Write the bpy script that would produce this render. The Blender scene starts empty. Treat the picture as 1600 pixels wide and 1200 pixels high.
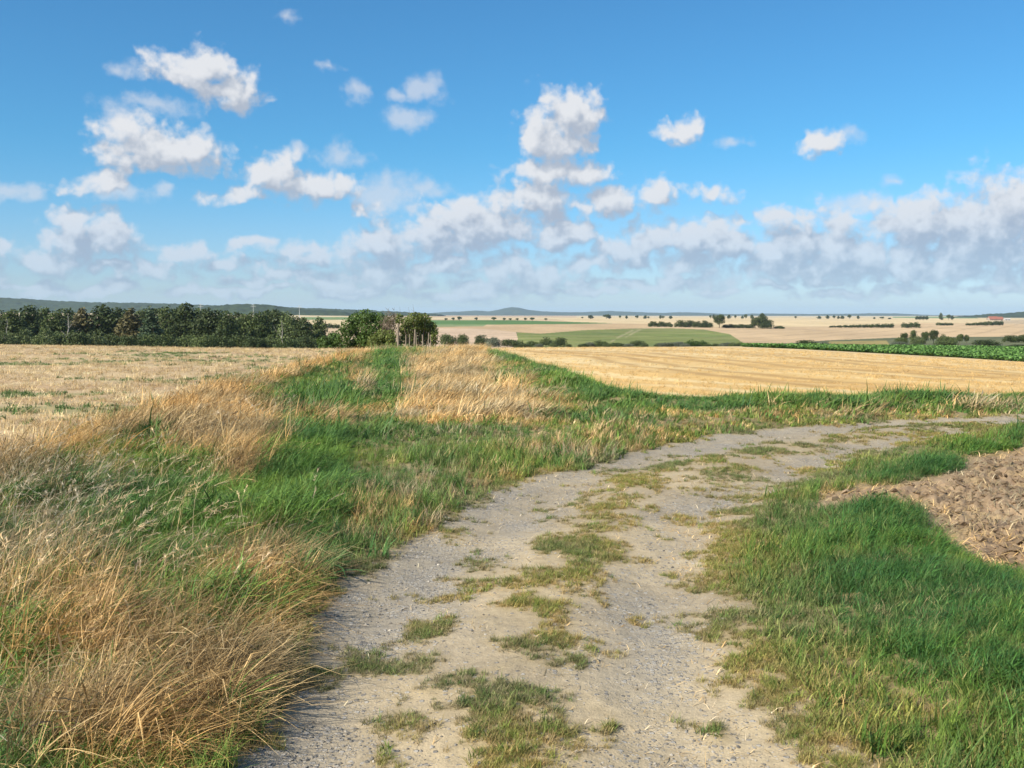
import bpy, math, random
import numpy as np

# ------------------------------------------------------------------ camera
sc = bpy.context.scene
FPX, CX, CY = 1600.0, 800.0, 600.0          # photograph: focal length and centre in pixels
EYE = 1.6
PITCH = math.atan((600 - 492) / FPX)
SP, CP = math.sin(PITCH), math.cos(PITCH)
cam_d = bpy.data.cameras.new('camera')
cam_d.sensor_width = 36.0
cam_d.lens = 36.0
cam_d.clip_start = 0.05
cam_d.clip_end = 60000
cam = bpy.data.objects.new('camera', cam_d)
cam.location = (0, 0, EYE)
cam.rotation_euler = (math.pi / 2 - PITCH, 0, 0)
sc.collection.objects.link(cam)
sc.camera = cam

# ------------------------------------------------------------------ light
SUN_AZ = math.radians(232)      # clockwise from +Y: behind the camera, to the left
SUN_EL = math.radians(36)
sun_dir = np.array([math.sin(SUN_AZ) * math.cos(SUN_EL), math.cos(SUN_AZ) * math.cos(SUN_EL), math.sin(SUN_EL)])
sun_d = bpy.data.lights.new('sun', 'SUN')
sun_d.energy = 5.0
sun_d.angle = math.radians(0.53)
sun_d.color = (1.0, 0.92, 0.78)
sun = bpy.data.objects.new('sun', sun_d)
sun.rotation_euler = (math.pi / 2 - SUN_EL, 0, -SUN_AZ + math.pi)
sun.location = (-40, -40, 60)
sc.collection.objects.link(sun)

sc.view_settings.view_transform = 'Standard'
sc.view_settings.look = 'None'
sc.view_settings.exposure = 0.78
sc.view_settings.gamma = 1.0
sc.view_settings.use_curve_mapping = False
sc.cycles.use_denoising = True
sc.cycles.denoiser = 'OPENIMAGEDENOISE'
sc.cycles.denoising_input_passes = 'RGB_ALBEDO_NORMAL'
sc.cycles.use_adaptive_sampling = True
sc.cycles.adaptive_threshold = 0.015
sc.cycles.max_bounces = 4
sc.cycles.diffuse_bounces = 2
sc.cycles.transmission_bounces = 2
sc.cycles.transparent_max_bounces = 4
sc.cycles.volume_bounces = 0
sc.cycles.caustics_reflective = False
sc.cycles.caustics_refractive = False
sc.cycles.sample_clamp_indirect = 6.0


def px_dir(px, py):
    r = px - CX
    u = CY - py
    d = np.array([r, FPX * CP + u * SP, -FPX * SP + u * CP])
    return d / np.linalg.norm(d)


# ------------------------------------------------------------------ node helpers
class NT:
    def __init__(self, tree):
        self.t = tree
        self.n = tree.nodes
        self.l = tree.links

    def new(self, kind, **kw):
        nd = self.n.new(kind)
        for k, v in kw.items():
            setattr(nd, k, v)
        return nd

    def put(self, sock, v):
        if isinstance(v, bpy.types.NodeSocket):
            self.l.new(v, sock)
        elif v is not None:
            sock.default_value = v

    def math(self, op, a, b=None, c=None, clamp=False):
        nd = self.new('ShaderNodeMath', operation=op, use_clamp=clamp)
        for s, v in zip(nd.inputs, (a, b, c)):
            self.put(s, v)
        return nd.outputs[0]

    def vec(self, op, a, b=None, c=None, out=0):
        nd = self.new('ShaderNodeVectorMath', operation=op)
        for s, v in zip(nd.inputs, (a, b, c)):
            self.put(s, v)
        if op == 'SCALE':
            self.put(nd.inputs['Scale'], b)
        return nd.outputs['Value' if op in ('LENGTH', 'DOT_PRODUCT', 'DISTANCE') else 'Vector']

    def noise(self, vec, scale, detail=3.0, rough=0.5, dist=0.0, color=False, norm=True):
        nd = self.new('ShaderNodeTexNoise')
        nd.normalize = norm
        self.put(nd.inputs['Vector'], vec)
        nd.inputs['Scale'].default_value = scale
        nd.inputs['Detail'].default_value = detail
        nd.inputs['Roughness'].default_value = rough
        nd.inputs['Distortion'].default_value = dist
        return nd.outputs['Color' if color else 'Fac']

    def smooth(self, v, a, b, c=0.0, d=1.0):
        nd = self.new('ShaderNodeMapRange', interpolation_type='SMOOTHSTEP')
        self.put(nd.inputs['Value'], v)
        for k, x in zip(('From Min', 'From Max', 'To Min', 'To Max'), (a, b, c, d)):
            nd.inputs[k].default_value = x
        return nd.outputs['Result']

    def mix(self, f, a, b, blend='MIX'):
        nd = self.new('ShaderNodeMix', data_type='RGBA', blend_type=blend)
        self.put(nd.inputs[0], f)
        for s, v in ((nd.inputs[6], a), (nd.inputs[7], b)):
            if isinstance(v, (tuple, list)) and len(v) == 3:
                v = (*v, 1)
            self.put(s, v)
        return nd.outputs[2]


# ------------------------------------------------------------------ sky with cumulus clouds
# (photo column, row, half width, half height, thinness): each lobe is a direction in the sky
LOBES = [
    (310, 105, 50, 26, 0), (350, 135, 55, 24, .05), (392, 135, 16, 26, .25), (275, 110, 30, 20, .1), (195, 108, 26, 12, .52),
    (235, 160, 60, 16, .42), (190, 195, 30, 30, .3),
    (205, 225, 50, 32, -.1), (265, 235, 60, 28, -.1), (300, 222, 30, 22, -.05), (335, 242, 18, 9, .2),
    (150, 288, 50, 20, .25), (190, 305, 40, 14, .3), (15, 298, 26, 12, .35), (45, 300, 20, 13, .3), (250, 298, 14, 12, .5),
    (430, 265, 40, 28, .05), (480, 290, 70, 22, .05), (375, 300, 45, 14, .1), (535, 280, 20, 20, .2), (530, 242, 42, 16, .48), (460, 235, 14, 14, .3),
    (605, 300, 45, 30, .3), (580, 325, 28, 20, .25), (660, 290, 45, 16, .4), (645, 325, 20, 12, .4),
    (640, 180, 35, 16, .35), (665, 135, 30, 20, .3), (625, 150, 25, 10, .5), (555, 140, 22, 18, .4), (455, 32, 22, 12, .55), (510, 100, 30, 8, .62),
    (890, 180, 40, 38, -.15), (860, 215, 40, 36, -.05), (920, 190, 28, 32, -.05), (850, 265, 55, 20, .0), (905, 268, 45, 20, .0),
    (840, 312, 55, 26, -.12), (945, 308, 50, 22, -.02), (905, 325, 25, 18, .1), (1025, 308, 34, 28, .15), (1110, 308, 40, 16, .2),
    (720, 360, 66, 36, -.2), (780, 350, 50, 28, -.15), (670, 375, 28, 22, -.1), (880, 368, 55, 22, -.05),
    (1068, 198, 34, 18, .05), (1040, 205, 24, 14, .2), (1140, 220, 26, 12, .5), (1285, 225, 24, 18, .22), (1325, 212, 26, 14, .5),
    (1400, 275, 22, 12, .62), (1340, 315, 40, 18, .35), (1250, 335, 60, 14, .2), (1160, 345, 40, 14, .2),
    (120, 355, 34, 20, -.15), (140, 380, 60, 28, -.05), (185, 390, 34, 26, .1), (10, 395, 34, 20, .25),
    (300, 392, 55, 20, .15), (400, 378, 50, 12, .2), (360, 410, 60, 14, .25),
    (500, 400, 60, 24, .1), (600, 388, 60, 22, -.1), (560, 425, 120, 26, .1), (640, 440, 110, 20, .15), (830, 425, 90, 26, .0), (760, 450, 120, 18, .2),
    (1000, 385, 75, 26, -.05), (1080, 375, 60, 26, -.1), (1150, 390, 90, 32, -.05), (1090, 412, 70, 22, -.05), (1230, 375, 80, 40, -.05),
    (1320, 390, 90, 45, -.1), (1430, 350, 60, 34, -.15), (1520, 360, 80, 46, -.15), (1590, 335, 60, 42, -.2), (1560, 400, 120, 40, -.1),
    (1700, 350, 120, 60, -.1), (1420, 415, 150, 26, .0), (1240, 425, 130, 22, .1), (1880, 380, 150, 50, 0),
    (-120, 420, 140, 30, .2), (-200, 330, 60, 26, .1), 
]


# smaller cumulus crowding towards the horizon
_rc = random.Random(21)
for _row, _n, _ry in ((388, 9, 17), (408, 12, 15), (426, 14, 12), (442, 16, 9), (456, 18, 7)):
    for _k in range(_n):
        _x = -250 + 2100 * (_k + _rc.uniform(.1, .9)) / _n
        if _row < 420 and _x < 420 and _rc.random() < .55:
            continue
        LOBES.append((_x, _row + _rc.uniform(-7, 7), _rc.uniform(38, 82), _ry * _rc.uniform(.7, 1.3), _rc.uniform(-.1, .22)))


def cloud_group(name, lobes, full):
    g = bpy.data.node_groups.new(name, 'ShaderNodeTree')
    g.interface.new_socket('P', in_out='INPUT', socket_type='NodeSocketVector')
    g.interface.new_socket('D', in_out='OUTPUT', socket_type='NodeSocketFloat')
    G = NT(g)
    gi = G.new('NodeGroupInput')
    go = G.new('NodeGroupOutput')
    P = gi.outputs[0]
    w1 = G.vec('SUBTRACT', G.noise(P, 18.0, 2.0, 0.5, color=True), (0.5, 0.5, 0.5))
    q = G.vec('MULTIPLY_ADD', w1, (0.050, 0.028, 0), P)
    w2 = G.vec('SUBTRACT', G.noise(P, 60.0, 2.0, 0.55, color=True), (0.5, 0.5, 0.5))
    q = G.vec('MULTIPLY_ADD', w2, (0.020, 0.012, 0), q)
    cur = None
    for (px, py, rx, ry, thin) in lobes:
        d = px_dir(px, py)
        u0, v0 = math.atan2(d[0], d[1]), math.asin(d[2])
        iu, iv = FPX / (rx * 1.24), FPX / (ry * 1.24)
        e = G.vec('LENGTH', G.vec('MULTIPLY_ADD', q, (iu, iv, 0), (-u0 * iu, -v0 * iv, 0)))
        e = G.math('ADD', e, thin)
        cur = e if cur is None else G.math('SMOOTH_MIN', cur, e, 0.18)
    S = G.math('SUBTRACT', 1.0, cur)
    if full:
        # the sky outside the view goes on with scattered cumulus of the same kind
        sep = G.new('ShaderNodeSeparateXYZ')
        G.l.new(P, sep.inputs[0])
        au = G.math('ABSOLUTE', sep.outputs[0])
        outm = G.math('MAXIMUM', G.smooth(au, 0.52, 0.72), G.smooth(sep.outputs[1], 0.31, 0.42))
        gen = G.math('MULTIPLY_ADD', G.noise(q, 5.0, 2.0, 0.5), 5.0, -2.9)
        gen = G.math('SUBTRACT', gen, G.math('MULTIPLY', G.math('SUBTRACT', 1.0, outm), 4.0))
        S = G.math('MAXIMUM', S, gen)
    S = G.math('MINIMUM', S, 1.15)

    def puffs(scale, off):
        vo = G.new('ShaderNodeTexVoronoi', feature='SMOOTH_F1', voronoi_dimensions='2D')
        G.put(vo.inputs['Vector'], G.vec('ADD', q, off))
        vo.inputs['Scale'].default_value = scale
        vo.inputs['Smoothness'].default_value = 0.35
        return G.math('SUBTRACT', 0.42, vo.outputs['Distance'])
    b1 = G.math('SUBTRACT', G.noise(P, 34.0, 6.0, 0.58), 0.5)
    D = G.math('MULTIPLY_ADD', b1, 1.7, S)
    if full:
        D = G.math('MULTIPLY_ADD', puffs(40.0, (0.3, 0.1, 0)), 0.75, D)
        D = G.math('MULTIPLY_ADD', puffs(95.0, (1.3, 2.1, 0)), 0.40, D)
    b2 = G.math('SUBTRACT', G.noise(G.vec('ADD', P, (3.1, 1.7, 0.4)), 120.0, 4.0, 0.6), 0.5)
    D = G.math('MULTIPLY_ADD', b2, 0.6, D)
    G.l.new(D, go.inputs[0])
    return g


def build_world():
    w = bpy.data.worlds.new('World')
    sc.world = w
    w.use_nodes = True
    T = NT(w.node_tree)
    T.n.clear()
    dense = cloud_group('cumulus', [l for l in LOBES if l[4] < .3], True)
    wisps = cloud_group('wisps', [l[:4] + (l[4] - .25,) for l in LOBES if l[4] >= .3], False)
    tc = T.new('ShaderNodeTexCoord')
    sep = T.new('ShaderNodeSeparateXYZ')
    nrm = T.vec('NORMALIZE', tc.outputs['Generated'])
    T.l.new(nrm, sep.inputs[0])
    u = T.math('ARCTAN2', sep.outputs[0], sep.outputs[1])
    v = T.math('ARCSINE', sep.outputs[2])
    cmb = T.new('ShaderNodeCombineXYZ')
    T.l.new(u, cmb.inputs[0])
    T.l.new(v, cmb.inputs[1])
    P = cmb.outputs[0]

    def field(g, p):
        nd = T.new('ShaderNodeGroup')
        nd.node_tree = g
        T.put(nd.inputs[0], p)
        return nd.outputs[0]
    D0 = field(dense, P)
    D1 = field(dense, T.vec('ADD', P, (-0.008, 0.016, 0)))
    W0 = field(wisps, P)
    low = T.smooth(v, 0.0, 0.10, 0.66, 0.97)
    alpha = T.math('MULTIPLY', T.smooth(D0, -0.22, 0.62), low)
    walpha = T.math('MULTIPLY', T.smooth(W0, -0.25, 0.75), 0.62)
    lit = T.math('SUBTRACT', D0, D1)
    lit = T.math('MULTIPLY_ADD', lit, 0.80, 0.40)
    lit = T.math('SUBTRACT', lit, T.math('MULTIPLY', T.smooth(D0, 0.35, 1.4), 0.16))
    lit = T.smooth(lit, 0.05, 0.95)
    grey = (2.6, 2.9, 3.45, 1)
    white = (4.75, 4.8, 4.95, 1)
    ccol = T.mix(lit, grey, white)
    air = T.mix(T.smooth(v, 0.01, 0.15), (0.76, 0.86, 0.98, 1), (1, 1, 1, 1))
    ccol = T.mix(1.0, ccol, air, 'MULTIPLY')
    sky = T.new('ShaderNodeTexSky', sky_type='NISHITA')
    sky.sun_disc = False
    sky.sun_elevation = SUN_EL
    sky.sun_rotation = SUN_AZ
    sky.altitude = 150
    sky.air_density = 1.0
    sky.dust_density = 0.35
    sky.ozone_density = 2.2
    tint = T.mix(T.smooth(v, 0.0, 0.17), (0.48, 0.61, 0.86, 1), (0.25, 0.61, 0.81, 1))
    skyc = T.mix(1.0, sky.outputs[0], tint, 'MULTIPLY')
    col = T.mix(walpha, skyc, (4.2, 4.4, 4.8, 1))
    col = T.mix(alpha, col, ccol)
    bg = T.new('ShaderNodeBackground')
    T.l.new(col, bg.inputs['Color'])
    bg.inputs['Strength'].default_value = 0.1
    o = T.new('ShaderNodeOutputWorld')
    T.l.new(bg.outputs[0], o.inputs['Surface'])
    w.cycles.sampling_method = 'NONE'


build_world()

# ------------------------------------------------------------------ numpy noise
rng = np.random.default_rng(7)
_perm = rng.random((256, 256))


def vnoise(x, y):
    xi = np.floor(x).astype(np.int64)
    yi = np.floor(y).astype(np.int64)
    fx, fy = x - xi, y - yi
    fx = fx * fx * (3 - 2 * fx)
    fy = fy * fy * (3 - 2 * fy)
    a = _perm[xi & 255, yi & 255]
    b = _perm[(xi + 1) & 255, yi & 255]
    c = _perm[xi & 255, (yi + 1) & 255]
    d = _perm[(xi + 1) & 255, (yi + 1) & 255]
    return (a * (1 - fx) + b * fx) * (1 - fy) + (c * (1 - fx) + d * fx) * fy


def fbm(x, y, oct=4, gain=0.5):
    s, a, t = 0, 1.0, 0
    for k in range(oct):
        s = s + a * vnoise(x * 2 ** k + 17.3 * k, y * 2 ** k + 5.9 * k)
        t += a
        a *= gain
    return s / t


def sstep(x, a, b):
    t = np.clip((x - a) / (b - a), 0, 1)
    return t * t * (3 - 2 * t)


# ------------------------------------------------------------------ pixels <-> ground
def z_of_row(row, Y):
    t = (CY - row) / FPX
    return EYE + Y * (t * CP - SP) / (CP + t * SP)


def project(X, Y, Z):
    dep = Y * CP - (Z - EYE) * SP
    ver = Y * SP + (Z - EYE) * CP
    dep = np.maximum(dep, 1e-3)
    return CX + FPX * X / dep, CY - FPX * ver / dep


def x_of_col(col, Y, Z=0.0):
    return (col - CX) / FPX * (Y * CP - (Z - EYE) * SP)


def plane_pt(px, py):
    d = px_dir(px, py)
    t = EYE / -d[2]
    return d[0] * t, d[1] * t


def inside(poly, x, y):
    poly = np.asarray(poly, float)
    r = np.zeros(np.shape(x), bool)
    n = len(poly)
    for i in range(n):
        x1, y1 = poly[i]
        x2, y2 = poly[(i + 1) % n]
        if y1 == y2:
            continue
        c = (y1 > y) != (y2 > y)
        r ^= c & (x < (x2 - x1) * (y - y1) / (y2 - y1) + x1)
    return r


def line_dist(pts, x, y):
    """distance to a polyline (same units as the points)"""
    d = np.full(np.shape(x), 1e9)
    for (x1, y1), (x2, y2) in zip(pts[:-1], pts[1:]):
        dx, dy = x2 - x1, y2 - y1
        t = np.clip(((x - x1) * dx + (y - y1) * dy) / (dx * dx + dy * dy + 1e-12), 0, 1)
        d = np.minimum(d, np.hypot(x - x1 - t * dx, y - y1 - t * dy))
    return d


# ------------------------------------------------------------------ lie of the land
# how low the ground lies under the eye, by column and distance (rows of the photograph)
TY = [20, 30, 40, 50, 60, 80, 110, 150, 200, 260, 320, 400, 520, 700, 1000, 1600, 2600, 6000, 20000]
TR = {
    -400: [620, 577, 556.5, 543.5, 537, 539, 546, 551, 552, 545, 534, 523, 513, 505, 499, 493, 488, 490, 492],
    0: [620, 577.3, 556, 543.5, 537, 539, 546, 551, 553, 546, 535, 524, 514, 506, 500, 494, 488, 490, 492],
    420: [620, 577.3, 556.5, 546.5, 545, 549, 554, 556, 555, 546, 535, 524, 514, 507, 501, 496, 491, 491.5, 492],
    640: [620, 577.3, 556, 545.5, 545.5, 551, 555, 556, 553, 545, 534, 525, 516, 509, 503, 498, 494.5, 493, 492.2],
    900: [620, 577.3, 556.5, 545.5, 541.5, 543, 548, 551, 549, 544, 538.5, 527, 513.5, 507, 502.5, 498.5, 495.5, 493.5, 492.3],
    1170: [620, 577.5, 557.5, 548, 543.5, 541, 540, 541, 543, 542, 538.5, 530, 519, 511, 504, 499, 496, 494, 492.4],
    1400: [620, 580, 566, 560, 556.5, 551.5, 547, 543.5, 542, 541, 536, 530, 524, 513, 505, 499.5, 496.5, 494, 492.4],
    1600: [620, 585, 575, 571, 568, 562, 554, 547.5, 543.5, 540, 533, 527, 521, 513, 505, 500, 497, 494, 492.5],
    2000: [621, 588, 580, 576, 572, 566, 557, 549, 544, 540, 533, 527, 521, 513, 505, 500, 497, 494, 492.5],
}
_cols = np.array(sorted(TR))
_ly = np.linspace(math.log(15), math.log(20000), 420)
_cd = np.linspace(-400, 2000, 241)
_plane = 492 + EYE * FPX / np.array(TY)
_tab = np.array([np.interp(_ly, np.log(TY), np.array(TR[c]) - _plane, left=0) for c in _cols])
_tab = np.array([np.interp(_cd, _cols, _tab[:, k]) for k in range(len(_ly))]).T


def _gauss(a, s, ax):
    r = int(3 * s)
    k = np.exp(-0.5 * (np.arange(-r, r + 1) / s) ** 2)
    k /= k.sum()
    pad = [(0, 0), (0, 0)]
    pad[ax] = (r, r)
    b = np.pad(a, pad, mode='edge')
    return np.apply_along_axis(lambda v: np.convolve(v, k, 'valid'), ax, b)


_tab = _gauss(_gauss(_tab, 6, 1), 7, 0)


def drow(a, Y):
    c = np.clip((CX + FPX * a + 400) / 10.0, 0, 239.999)
    l = np.clip((np.log(np.maximum(Y, 15)) - _ly[0]) / (_ly[1] - _ly[0]), 0, 418.999)
    ci, li = c.astype(int), l.astype(int)
    fc, fl = c - ci, l - li
    return ((_tab[ci, li] * (1 - fc) + _tab[ci + 1, li] * fc) * (1 - fl)
            + (_tab[ci, li + 1] * (1 - fc) + _tab[ci + 1, li + 1] * fc) * fl)


# ---- zones near the camera, outlined on the ground plane (photo pixels)
TRACK_L = [(150, 1500), (340, 1200), (400, 1130), (440, 1060), (475, 960), (520, 905), (620, 860), (700, 803), (790, 757), (900, 731), (1000, 702), (1100, 682), (1250, 666), (1400, 656), (1600, 648), (2000, 640), (3200, 632)]
TRACK_R = [(1700, 1500), (1410, 1200), (1300, 1120), (1240, 1050), (1200, 980), (1150, 900), (1165, 850), (1195, 800), (1210, 775), (1290, 742), (1340, 717), (1450, 690), (1600, 665), (2000, 653), (3200, 640)]
P_TRACK = TRACK_L + TRACK_R[::-1]
P_PLOUGH = [(1640, 915), (1600, 905), (1540, 890), (1475, 850), (1430, 803), (1390, 792), (1280, 795), (1290, 772), (1370, 758), (1460, 752), (1505, 735), (1500, 716), (1600, 698), (2000, 680), (3200, 660), (3200, 1500)]
FIELD_L = [(-6000, 3700), (-800, 1004), (-300, 830), (0, 738), (150, 690), (270, 648), (400, 600), (500, 570), (570, 551), (600, 542), (606, 530)]
P_LEFT = FIELD_L + [(606, 480), (-20000, 480), (-20000, 3700)]
GOLD = [(752, 530), (758, 545), (850, 577), (950, 613), (1010, 628), (1100, 631), (1200, 626), (1300, 629), (1400, 626), (1600, 625), (2000, 621), (3200, 617)]
P_GOLD = GOLD + [(9000, 600), (9000, 480), (752, 480)]
BEET = [(1160, 542), (1250, 545.5), (1400, 553.5), (1500, 559), (1600, 565.5), (2000, 585), (3000, 620), (6000, 620), (6000, 400), (1160, 400)]

CENTRE_GRASS = [  # (column, row, half width, half height, strength) tufts and turf on the track
    (845, 1135, 60, 26, .72), (800, 1200, 80, 20, .7), (640, 1130, 60, 35, .6), (620, 1180, 60, 40, .7), (940, 1120, 35, 50, .6), (800, 1000, 60, 22, .8), (690, 1010, 100, 60, .62),
    (640, 1060, 130, 60, .6), (850, 950, 90, 22, .95), (870, 905, 90, 28, .8), (900, 860, 100, 30, .8), (930, 815, 90, 25, .6), (905, 788, 30, 9, .9), (985, 757, 45, 14, .9),
    (1000, 735, 70, 12, .8), (1090, 722, 80, 14, .85), (1150, 735, 60, 14, .8), (1240, 700, 80, 10, .8), (1350, 680, 90, 9, .8), (1480, 665, 110, 8, .8),
    (1100, 760, 70, 14, .45), (1010, 795, 40, 18, .5), (1100, 810, 90, 30, .55), (1130, 870, 45, 60, .75), (1150, 960, 60, 50, .7), (1120, 1140, 35, 25, .8), (1150, 1050, 55, 50, .6),
    (1210, 1050, 70, 70, .8), (1270, 1130, 80, 60, .7), (560, 890, 60, 18, .6), (700, 830, 60, 16, .6), (470, 1000, 30, 40, .7), (420, 1110, 40, 40, .6), (760, 900, 80, 34, .6), (740, 1090, 80, 40, .62),
]
DRY = [
    (190, 1010, 230, 150, .95), (50, 850, 170, 120, .58), (130, 960, 150, 100, .8), (420, 1010, 60, 80, .9),  # where the tall grass is straw-coloured
    (345, 690, 90, 50, 1.7), (330, 640, 55, 35, 1.7), (370, 745, 42, 35, 1.5), (560, 600, 26, 40, .8), (440, 660, 60, 20, .7), (525, 668, 75, 16, 1), (390, 905, 85, 60, 1.1), (420, 960, 50, 60, .8), (320, 1080, 150, 100, 1.15), (150, 1160, 240, 90, .9),
    (60, 790, 140, 70, .55), (110, 880, 150, 80, .5), (20, 960, 120, 100, .6), (700, 600, 90, 70, 1.15), (760, 640, 130, 42, 1.1), (670, 655, 70, 25, 1), (730, 560, 60, 40, 1.2), (590, 650, 50, 18, .6), (600, 600, 30, 25, .3),
    (600, 790, 120, 40, .55), (690, 745, 130, 36, .45), (560, 830, 60, 40, .4), (850, 700, 120, 26, .45), (1000, 668, 200, 18, .55), (1250, 650, 320, 12, .6), (1550, 640, 240, 9, .6), (830, 595, 60, 30, .7), (860, 640, 60, 18, .6),
]
LUSH = [  # tall fresh green
    (480, 700, 90, 45, 1), (560, 690, 60, 22, 1), (270, 790, 120, 55, .9), (420, 790, 110, 70, 1), (270, 880, 110, 75, 1.1), (607, 585, 22, 45, 1), (520, 630, 60, 25, 1), (480, 750, 120, 50, 1),
    (800, 558, 40, 12, 1), (880, 590, 60, 20, 1), (960, 625, 60, 14, 1), (1100, 640, 130, 12, 1), (1250, 635, 160, 9, 1), (1400, 633, 160, 7, 1), (1560, 630, 160, 6, 1), (1000, 650, 90, 12, .6),
]


def ell(lst, c, r):
    s = np.zeros(np.shape(c))
    for (x, y, rx, ry, v) in lst:
        q = ((c - x) / rx) ** 2 + ((r - y) / ry) ** 2
        s = np.maximum(s, v * np.exp(-0.9 * q))
    return s


def plan(pts):
    out = []
    for p in pts:
        if p[1] > 496:
            out.append(plane_pt(*p))
    return out


PL_TL, PL_TR, PL_FIELD, PL_GOLD = plan(TRACK_L), plan(TRACK_R), plan(FIELD_L[:-1]), plan(GOLD[1:])
PL_PLOUGH = plan(P_PLOUGH)
RUT_L = plan([(560, 1500), (520, 1200), (560, 1060), (610, 960), (690, 880), (790, 815), (880, 765), (1000, 722), (1150, 688), (1350, 664), (1600, 652), (2000, 644)])
RUT_R = plan([(1080, 1500), (1060, 1200), (1040, 1060), (1030, 960), (1045, 880), (1060, 830), (1080, 800)])
RUT_R2 = plan([(1120, 790), (1200, 755), (1320, 705), (1450, 678), (1600, 658), (2000, 647)])


CROWN = plan([(760, 1500), (775, 1200), (790, 1050), (835, 950), (885, 870), (925, 805), (1000, 748), (1120, 714), (1300, 686), (1600, 661), (2000, 648)])


def zone_fields(X, Y):
    """everything about the near ground at a plan position"""
    c, r = project(X, Y, 0 * X)
    z = {}
    z['c'], z['r'] = c, r
    wob = (fbm(X * 1.7, Y * 1.7, 3) - 0.5) * 0.55
    dl, dr = line_dist(PL_TL, X, Y), line_dist(PL_TR, X, Y)
    tr = inside(P_TRACK, c, r)
    z['track'] = np.where(tr, np.minimum(dl, dr), -np.minimum(dl, dr)) + wob * 0.45
    z['dl'], z['dr'] = dl, dr
    df = line_dist(PL_FIELD, X, Y)
    z['left'] = np.where(inside(P_LEFT, c, r), df, -df) + wob
    dg = line_dist(PL_GOLD, X, Y)
    z['gold'] = np.where(inside(P_GOLD, c, r), dg, -dg) + wob * 0.6
    dp = line_dist(PL_PLOUGH + PL_PLOUGH[:1], X, Y)
    z['plough'] = np.where(inside(P_PLOUGH, c, r), dp, -dp) + wob * 0.5
    z['rut'] = np.minimum(np.minimum(line_dist(RUT_L, X, Y), line_dist(RUT_R, X, Y)), line_dist(RUT_R2, X, Y))
    cn = c + (fbm(X * 3, Y * 3, 3) - .5) * 60 * np.clip(6 / np.maximum(Y, 1), .1, 1.5)
    rn = r + (fbm(X * 3 + 9, Y * 3 + 4, 3) - .5) * 30 * np.clip(6 / np.maximum(Y, 1), .1, 1.5)
    tf = ell(CENTRE_GRASS, cn, rn)
    patch = .55 + .9 * fbm(X * 1.6 + 2, Y * 1.6 + 6, 3)
    for ln, wd, vv in ((CROWN, .40, .62), (PL_TR, .42, .74), (PL_TL, .16, .6)):
        tf = np.maximum(tf, vv * patch * np.exp(-(line_dist(ln, X, Y) / wd) ** 2))
    z['turf'] = np.minimum(tf, 1.0)
    z['dry'] = ell(DRY, cn, rn)
    z['lush'] = ell(LUSH, cn, rn)
    return z


def height(X, Y, z=None):
    """terrain height at plan positions (arrays)"""
    a = X / np.maximum(Y, 0.5)
    row = 492 + EYE * FPX / np.maximum(Y, 0.5) + drow(a, Y)
    base = np.where(Y > 15.5, z_of_row(row, Y) - (z_of_row(492 + EYE * FPX / np.maximum(Y, .5), Y)), 0.0)
    near = 1 - sstep(Y, 36, 56)
    m = near > 0
    out = base
    if np.any(m):
        x, y = X[m], Y[m]
        zz = zone_fields(x, y) if z is None else {k: v[m] for k, v in z.items()}
        h = (fbm(x * 0.35, y * 0.35, 3) - 0.5) * 0.16 * sstep(-zz['track'], -0.2, 1.0)
        h += 0.04 * sstep(-zz['track'], 0.0, 0.9)                                  # verges stand above the track
        h += 0.07 * sstep(-zz['track'], 0.2, 1.1) * (x > 1.2) * sstep(-zz['plough'], 0.0, 0.5) * (y < 16)   # right-hand bank
        h += 0.06 * np.exp(-((zz['left'] + 0.5) / 0.8) ** 2) * sstep(-zz['left'], -0.6, .8)      # bank along the left field
        h += 0.13 * np.exp(-((zz['gold'] + 0.7) / 0.6) ** 2) * (0.6 + 0.8 * fbm(x * .8, y * .8, 2))
        h += np.where(zz['track'] > 0, -0.045 * np.exp(-(zz['rut'] / 0.38) ** 2) + 0.02 * zz['turf'], 0)
        h += np.where(zz['track'] > -.3, (fbm(x * 6, y * 6, 3) - .5) * 0.018, 0)
        pl = sstep(zz['plough'], -0.1, 0.35)
        clod = np.abs(fbm(x * 2.6, y * 2.6, 4, .6) - .5) * 2
        clod2 = np.abs(fbm(x * 7 + 3, y * 7, 3, .6) - .5) * 2
        h += pl * (0.06 - 0.13 * clod - 0.13 * clod2 - 0.05 * vnoise(x * 23, y * 15) + 0.14 * (fbm(x * 1.1, y * 1.1, 2) - .4))
        out = base.copy()
        out[m] = base[m] + h * near[m]
    return out


def ground_z(X, Y):
    X, Y = np.atleast_1d(np.asarray(X, float)), np.atleast_1d(np.asarray(Y, float))
    return height(X, Y)


# ------------------------------------------------------------------ materials
def principled(name):
    m = bpy.data.materials.new(name)
    m.use_nodes = True
    T = NT(m.node_tree)
    b = T.n['Principled BSDF']
    b.inputs['Roughness'].default_value = 0.9
    b.inputs['Specular IOR Level'].default_value = 0.15
    return m, T, b


def plain_mat(name, col, rough=0.85, var=0.25, scale=6.0, bump=0.3):
    m, T, b = principled(name)
    tc = T.new('ShaderNodeTexCoord')
    n = T.noise(tc.outputs['Object'], scale, 5, 0.6)
    lo = tuple(c * (1 - var) for c in col)
    hi = tuple(min(1, c * (1 + var)) for c in col)
    T.l.new(T.mix(T.smooth(n, .3, .7), lo, hi), b.inputs['Base Color'])
    b.inputs['Roughness'].default_value = rough
    bp = T.new('ShaderNodeBump')
    bp.inputs['Strength'].default_value = bump
    bp.inputs['Distance'].default_value = 0.02
    T.l.new(n, bp.inputs['Height'])
    T.l.new(bp.outputs[0], b.inputs['Normal'])
    return m


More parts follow.
